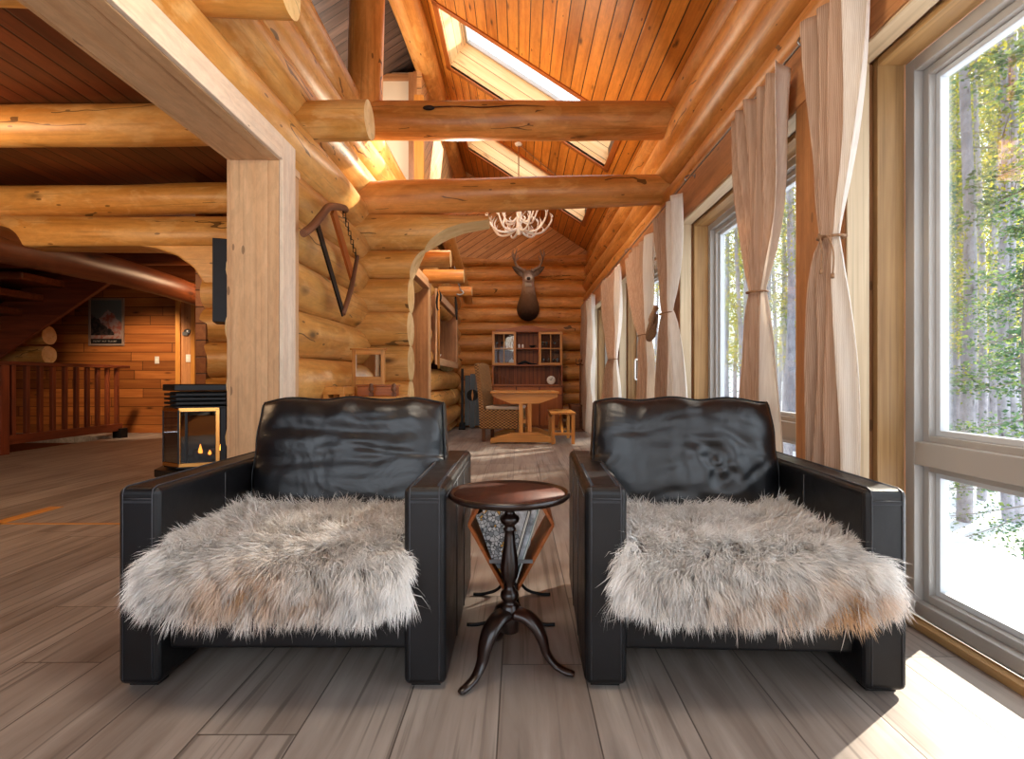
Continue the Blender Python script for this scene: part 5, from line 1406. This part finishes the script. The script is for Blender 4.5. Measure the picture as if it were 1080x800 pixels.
m = MB(); m.tube([(.08, .16, .92), (.08, .16, 2.60)], .085, 24); m.tube([(.08, .16, .92), (.08, .16, .95)], .1, 24)
# flue: slim dark rectangular casing
m = MB(); m.box((.06, -.13, 1.42), (.30, .12, 2.09), 2); fl = obj('flue_casing', m, m_plain('dark_slate_flue', '#22262a', .5, .2), t, bevel=.004)
m = MB(); m.tube([(.24, .03, .91), (.24, .03, 1.45)], .045, 20); obj('flue_pipe', m, BS, t)

# ================================================================ HALL: RAILING, STAIRS, PICTURE
RW = M['rail_wood']
t = thing('stair_railing', 'dark red slatted guard rail around the stairwell', 'railing', (-6.60, 6.95, 0))
m = MB(); m.box((-.045, -.1, 1.15), (.045, 2.25, 1.20), 1); obj('top_rail', m, RW, t, bevel=.006)
m = MB(); m.box((-.03, .05, .12), (.03, 2.1, .24), 1); obj('bottom_rail', m, RW, t, bevel=.006)
m = MB(); m.box((-.06, -.06, 0), (.06, .06, 1.15), 2); obj('newel_post', m, RW, t, bevel=.008)
m = MB(); m.box((-.07, 2.0, 0), (.07, 2.16, .16), 2); obj('newel_foot', m, M['iron'], t, bevel=.006)
for k in range(10):
    m = MB(); y = .16+.205*k; m.box((-.028, y-.03, .24), (.022, y+.03, 1.15), 2)
    obj('baluster', m, RW, t, bevel=.006)
t = thing('log_staircase', 'dark open log staircase rising across the hall behind the railing', 'staircase', (-7.3, 8.6, 0))
m = MB(); m.prism([(-1.30, 1.05), (-1.05, 1.22), (.85, 2.50), (.85, 2.84), (-.1, 2.84), (-.5, 2.42), (-1.3, 1.86)], 0, .08, 'xz'); obj('stringer', m, RW, t, bevel=.008)
for k in range(5):
    z = 1.75+.22*k; x = -.95+.33*k
    m = MB(); m.box((x-1.2, -.75, z), (x+.1, .42, z+.11), 0); obj('tread', m, M['log_red'], t, bevel=.02)
m = MB(); m.box((-1.45, -.3, -1.5), (-1.25, -.1, 1.8), 2); obj('support_post', m, RW, t, bevel=.01)
# scalloped log ends beyond the stairs
m = MB()
for z0, z1 in ((1.22, 1.54), (1.54, 1.88)): m.log((-9.6, 9.2, (z0+z1)/2), (-7.92, 9.2, (z0+z1)/2), .155, .15, wob=.003, endm=1)
struct('wall_hall_logs', m, [M['log_gold'], M['log_end']], 'log wall ends behind the staircase')
t = thing('framed_print', 'framed poster of a pink mountain peak on the board wall', 'picture', (-7.47, Y0-.004, 1.58))
m = MB(); wv, hv, b = .32, .86, .035
m.box((-wv, -.03, 0), (-wv+b, 0, hv), 2); m.box((wv-b, -.03, 0), (wv, 0, hv), 2); m.box((-wv+b, -.03, 0), (wv-b, 0, b), 0); m.box((-wv+b, -.03, hv-b), (wv-b, 0, hv), 0); obj('frame', m, M['frame_pale'], t, bevel=.003)
m = MB(); m.box((-wv+b-.002, -.012, b-.002), (wv-b+.002, -.008, hv-b+.002)); pr_ = obj('print', m, M['poster'], t)
m = MB(); m.box((-wv+b, -.0145, b), (wv-b, -.0115, b+.09)); obj('caption_band', m, M['poster_band'], pr_)
m = MB(); x = -.235
rr = random.Random(2)
for wl in (5, 3, 6):       # worn, unreadable row of capitals
    for _ in range(wl):
        m.box((x, -.016, b+.033), (x+.006, -.0143, b+.058)); m.box((x+.006, -.016, b+(.033 if rr.random() < .5 else .052)), (x+.018, -.0143, b+(.039 if rr.random() < .5 else .058))) if True else 0
        x += .027
    x += .025
obj('caption_letters', m, M['poster_text'], pr_)
for x, y, z, lab in ((-6.56, Y0-.004, 1.32, 'white wall switch under the mountain poster wall, on horizontal boards'), (-5.66, 9.346, 1.33, 'white wall switch on the reddish panel by the dark doorway')):
    m = MB(); m.box((x-.04, y-.01, z-.065), (x+.04, y, z+.065), 0); s_ = tag(obj('light_switch', m, M['plate_white'], bevel=.003), lab, 'light switch')
    m = MB(); m.box((-.016, -.012, .04), (.016, -.004, .09)); obj('rocker', m, M['white'], s_)
m = MB(); m.lathe([(.0, -.02), (.05, -.018), (.055, 0), (.0, .0)], n=16); m.v = [(a-5.68, 9.345+c, b+1.78) for a, b, c in m.v]; m.box((-5.75, 9.32, 1.72), (-5.66, 9.345, 1.78)); m.box((-5.66, 9.325, 1.78), (-5.62, 9.345, 1.82))
tag(obj('wall_ornament', m, M['steel']), 'small shiny metal ornament on the reddish panel above the switch', 'ornament')
# made-up strips on the hall floor, standing for a stray patch of light
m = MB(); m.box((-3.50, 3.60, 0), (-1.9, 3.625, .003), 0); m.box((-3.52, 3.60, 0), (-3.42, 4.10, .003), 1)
struct('light_patch_strip', m, M['furn'], 'orange strip added on the hall floor for a stray patch of light')
# ================================================================ OUTSIDE
m = MB()
def gz(x, y):
    base = -.08 if x < 3.0 else -.08-(x-3.0)*.55 if x < 4.6 else -.96-.02*(x-4.6)
    return base+.04*math.sin(x*2.1+y*.7)*math.cos(y*1.3)+.03*math.sin(y*2.3+x) + (.15*math.sin(x*.5+1)*math.sin(y*.4) if x > 5 else 0)
xs = [1.73, 2, 2.3, 2.6, 2.85, 3.0, 3.15, 3.4, 3.8, 4.2, 4.6, 5.2, 6, 7, 8, 10, 12, 15, 18, 22, 27, 34, 45]
ny = 80
m.grid(lambda u, v: (xs[min(int(round(u*(len(xs)-1))), len(xs)-1)], -6+56*v, gz(xs[min(int(round(u*(len(xs)-1))), len(xs)-1)], -6+56*v)), len(xs)-1, ny)
struct('ground_snow', m, M['snow'], 'snow-covered ground falling away outside the windows')

def leaf_mesh(name, clusters, N, size, cols, seed, droop=0, flat=False):
    rs = np.random.RandomState(seed)
    cl = np.array(clusters)                 # x,y,z,spread,zspread
    idx = rs.randint(0, len(cl), N); c = cl[idx]
    p = c[:, :3]+rs.normal(0, 1, (N, 3))*np.stack([c[:, 3], c[:, 3], c[:, 4]], 1)
    a = rs.normal(0, 1, (N, 3)); a /= np.linalg.norm(a, axis=1)[:, None]
    if flat: a[:, 2] *= .35
    b = np.cross(a, rs.normal(0, 1, (N, 3))); b /= np.linalg.norm(b, axis=1)[:, None]
    s = size*(.5+rs.rand(N, 1))
    V = np.stack([p-a*s, p-b*s*.55, p+a*s, p+b*s*.55], 1)
    me = bpy.data.meshes.new(name)
    me.vertices.add(N*4); me.vertices.foreach_set('co', V.astype(np.float32).ravel())
    me.loops.add(N*4); me.loops.foreach_set('vertex_index', np.arange(N*4, dtype=np.int32))
    me.polygons.add(N); me.polygons.foreach_set('loop_start', np.arange(N, dtype=np.int32)*4)
    me.update(calc_edges=True)
    cc = np.array([lin(x)[:3] for x in cols])[rs.randint(0, len(cols), N)]*(.75+.5*rs.rand(N, 1))
    q = np.ones((N, 4, 4), dtype=np.float32); q[:, :, :3] = cc[:, None, :]
    at = me.attributes.new('hc', 'FLOAT_COLOR', 'POINT'); at.data.foreach_set('color', q.ravel())
    me.materials.append(M['leaf']); return me

def tree_proto(name, h, r, kind, seed):
    rs = random.Random(seed); t = bpy.data.objects.new(name, None); COL.objects.link(t)
    m = MB(); lean = (rs.uniform(-.3, .3), rs.uniform(-.3, .3))
    m.tube([(lean[0]*k/8*.6+.05*math.sin(k+seed), lean[1]*k/8*.6+.05*math.cos(k*1.3), -.4+h*k/8) for k in range(9)], [r*(1-.75*k/8) for k in range(9)], 10, sub=2)
    obj('trunk', m, M['bark'] if kind != 'conifer' else M['bark_dark'], t)
    m = MB(); cl = []
    nb = {'broad': 26, 'sparse': 18, 'conifer': 46}[kind]
    for i in range(nb):
        z = h*(.12+.86*i/nb) if kind == 'conifer' else h*(.22+.75*rs.random())
        a = rs.uniform(0, 6.28); L = {'broad': 1.3, 'sparse': 1.0, 'conifer': 2.3}[kind]*(1.05-z/h*.75)*rs.uniform(.6, 1.1)
        dz = -.25*L if kind == 'conifer' else .35*L
        x0, y0 = lean[0]*z/h*.6, lean[1]*z/h*.6
        c, s = math.cos(a), math.sin(a)
        m.tube([(x0, y0, z), (x0+c*L*.5, y0+s*L*.5, z+dz*.6), (x0+c*L, y0+s*L, z+dz)], [r*.16, r*.10, .006], 5, sub=2, caps=False)
        for q in ((.35, .6, .8, 1.0) if kind == 'conifer' else (.6, .85, 1.05)):
            cl.append((x0+c*L*q, y0+s*L*q, z+dz*q, .13*L+.05, .05*L+.02) if kind == 'conifer' else (x0+c*L*q, y0+s*L*q, z+dz*q, .24, .20))
    obj('branches', m, M['bark_dark'], t)
    cols = {'broad': ['#a5a436', '#b9ab38', '#7d8e40', '#c6b440', '#6f8244'], 'sparse': ['#a9a340', '#7d8a48', '#5f7348'], 'conifer': ['#4d6b4a', '#3e5c40', '#5f7d55', '#7a8c4e']}[kind]
    n_ = {'broad': 3600, 'sparse': 2200, 'conifer': 9000}[kind]
    me = leaf_mesh('foliage', cl, n_, {'broad': .032, 'sparse': .034, 'conifer': .045}[kind], cols, seed, flat=kind == 'conifer')
    o = bpy.data.objects.new('foliage', me); COL.objects.link(o); o.parent = t
    return t
protos = {'broad': [tree_proto('aspen_tree', 11, .085, 'broad', s) for s in (1, 2)], 'sparse': [tree_proto('pine_tree', 13, .105, 'sparse', s) for s in (3, 4)], 'conifer': [tree_proto('spruce_tree', 9, .12, 'conifer', s) for s in (5, 6)]}
G = {'broad': 'yellow-green aspens in the forest outside', 'sparse': 'tall bare-trunked pines in the forest outside', 'conifer': 'dark green spruces in the forest outside'}
LB = {'broad': 'slender aspen with yellow-green leaves standing in the sunlit forest', 'sparse': 'tall grey-trunked pine with thin foliage in the snowy forest', 'conifer': 'drooping green spruce growing among the pale trunks'}
used = {}
def place(kind, x, y, s, rz, label=None):
    pr = protos[kind]; k = used.get(kind, 0); used[kind] = k+1
    o = pr[k] if k < len(pr) else copy_tree(pr[k % len(pr)])
    o.location = (x, y, gz(x, y)); o.rotation_euler = (0, 0, rz); o.scale = (s, s, s)
    tag(o, label or LB[kind], 'tree', None if label else G[kind])
def dirpx(px, X): return X, X*F/(px-CX)
# trunks that show through the big window, from the frame outwards
for px, X, k, s in ((990, 7.5, 'sparse', .8), (1001, 9.0, 'sparse', .9), (1021, 6.2, 'sparse', .95), (1030, 12, 'broad', 1.0), (1048, 8.4, 'broad', 1.0), (1072, 7.0, 'sparse', .9), (1085, 9, 'broad', 1.1), (1110, 6.5, 'conifer', .8), (978, 10, 'broad', 1.0), (1010, 14, 'broad', 1.1), (1060, 15, 'broad', 1.2)):
    x, y = dirpx(px, X); place(k, x, y, s, rnd.uniform(0, 6.28))
x, y = dirpx(1050, 4.7); place('conifer', x+.35, y, .42, 1.0, 'low green spruce close outside the big window')
# trunks behind the second window and beyond
for px, X, k, s in ((757, 5.2, 'sparse', .9), (768, 6.4, 'sparse', .95), (782, 4.9, 'broad', .8), (790, 7.0, 'sparse', 1), (830, 5.6, 'sparse', .9), (838, 7.5, 'broad', 1), (775, 9, 'broad', 1.1), (750, 8, 'broad', 1.0), (822, 9.5, 'broad', 1.1), (800, 8.4, 'broad', 1.2), (812, 6, 'sparse', 1), (690, 6, 'broad', 1), (670, 6.5, 'sparse', 1), (640, 5.5, 'broad', 1), (700, 8, 'sparse', 1)):
    x, y = dirpx(px, X); place(k, x, y, s, rnd.uniform(0, 6.28))
for px, X, k, s in ((984, 5.6, 'sparse', .55), (996, 8.2, 'broad', .9), (1012, 9.6, 'sparse', .9), (1026, 10.5, 'sparse', 1.0), (1037, 7.4, 'broad', .8), (1054, 11, 'sparse', 1.1), (1064, 6.9, 'sparse', .8), (1080, 10, 'sparse', 1.1), (748, 6.6, 'sparse', .9), (762, 7.6, 'sparse', .9), (786, 6.2, 'sparse', .85), (794, 9.4, 'broad', 1.1), (826, 8.0, 'sparse', 1.0), (834, 6.6, 'sparse', .8), (818, 7.4, 'broad', .9)):
    x, y = dirpx(px, X); place(k, x, y, s, rnd.uniform(0, 6.28))
rs = random.Random(9)      # trees towards the sun: they dapple the light falling through the far windows
for i in range(9):
    X = rs.uniform(8, 15); place(rs.choice(['sparse', 'broad']), X, X*.73+rs.uniform(3.2, 9.5), rs.uniform(.8, 1.2), rs.uniform(0, 6.28))
rs = random.Random(77)
for i in range(26):
    px = rs.uniform(735, 1085); X = rs.uniform(9, 20); x, y = dirpx(px, X)
    if y < 48: place(rs.choice(['broad', 'broad', 'sparse', 'broad', 'conifer']) if X > 12 else rs.choice(['broad', 'sparse']), x, y, rs.uniform(.85, 1.3), rs.uniform(0, 6.28))

# ================================================================ LIGHT
w = bpy.data.worlds.new('sky'); bpy.context.scene.world = w; w.use_nodes = True
nt = w.node_tree; nt.nodes.clear()
o = nt.nodes.new('ShaderNodeOutputWorld'); b = nt.nodes.new('ShaderNodeBackground')
b.inputs[0].default_value = (.80, .90, 1.0, 1); b.inputs[1].default_value = WORLD
nt.links.new(b.outputs[0], o.inputs[0])
def light(name, ty, loc, rot, e, col=(1, 1, 1), size=1, sy=None, **k):
    d = bpy.data.lights.new(name, ty); d.energy = e; d.color = col
    if ty == 'AREA':
        d.size = size
        if sy: d.shape = 'RECTANGLE'; d.size_y = sy
    else: d.shadow_soft_size = size
    o = bpy.data.objects.new(name, d); COL.objects.link(o); o.location = loc; o.rotation_euler = rot
    for a, v in k.items(): setattr(d, a, v)
    return o
az, el = R(SUN_AZ), R(SUN_EL)
sd = Vector((math.sin(az)*math.cos(el), math.cos(az)*math.cos(el), math.sin(el)))
s = bpy.data.lights.new('sun', 'SUN'); s.energy = SUN_E; s.angle = R(.7); s.color = (1.0, .90, .74)
so = bpy.data.objects.new('sun', s); COL.objects.link(so); so.rotation_euler = sd.to_track_quat('Z', 'Y').to_euler()
# daylight from the glazing behind the camera
if REAR_E: light('rear_daylight', 'AREA', (-.6, -2.4, 1.9), (R(82), 0, 0), REAR_E, (.93, .96, 1), 3.6, 2.4)
# daylight entering at the windows (portal-like sky glow through the panes)
for y0, y1 in (wins if WIN_E else []): light('window_daylight', 'AREA', (XG+.25, (y0+y1)/2, 1.2), (0, R(90), 0), WIN_E*(y1-y0), (.92, .96, 1), 2.1, y1-y0-.1)
for y0, y1 in (((6.0, 7.25), (8.55, 9.8)) if SKY_E else []):
    light('skylight_daylight', 'AREA', (.12+.26, (y0+y1)/2, ceil_z(.12)+.55), (0, R(33), 0), SKY_E, (1, .96, .9), 2.0, 1.1)
# warm hall lamps, plus unseen fill lights added elsewhere in the house
light('great_room_fill', 'POINT', (-.2, 1.4, 2.3), (0, 0, 0), FILL_E, (1, .87, .70), .3)  # added fill without a fixture, lifts the upper room
light('dining_fill', 'POINT', (-.6, 5.95, 3.0), (0, 0, 0), FILL_E*1.3, (1, .84, .64), .15)  # unseen fill added to brighten the dining end
light('hall_lamp', 'POINT', (-4.2, 2.8, 2.2), (0, 0, 0), HALL_E, (1, .66, .38), .3)
light('hall_spot', 'SPOT', (-6.0, 8.0, 2.5), (R(48), 0, R(20)), HALL_E*2.3, (1, .72, .46), .08, spot_size=R(70), spot_blend=.6)
light('loft_fill', 'POINT', (-1.9, 6.3, 4.0), (0, 0, 0), LOFT_E, (1, .90, .78), .2)  # added fill that lights the loft panel, no fixture there
light('hall_deep_lamp', 'POINT', (-4.0, 7.8, 2.3), (0, 0, 0), HALL_E*.5, (1, .66, .38), .2)

# ================================================================ CAMERA
cam = bpy.data.cameras.new('camera'); co = bpy.data.objects.new('camera', cam); COL.objects.link(co)
cam.sensor_width = 36; cam.lens = F/1080*36; cam.shift_x = -(CX-540)/1080; cam.shift_y = (CY-400)/1080
co.location = (0, 0, H); co.rotation_euler = (R(90), 0, 0); cam.clip_start = .05; cam.clip_end = 200
sc = bpy.context.scene; sc.camera = co
sc.view_settings.view_transform = 'Standard'; sc.view_settings.look = 'None'; sc.view_settings.gamma = 1
sc.view_settings.use_curve_mapping = False; sc.view_settings.exposure = EXPO
sc.cycles.max_bounces = 8; sc.cycles.diffuse_bounces = 5; sc.cycles.transparent_max_bounces = 12
sc.cycles.use_denoising = True; sc.cycles.sample_clamp_indirect = 6
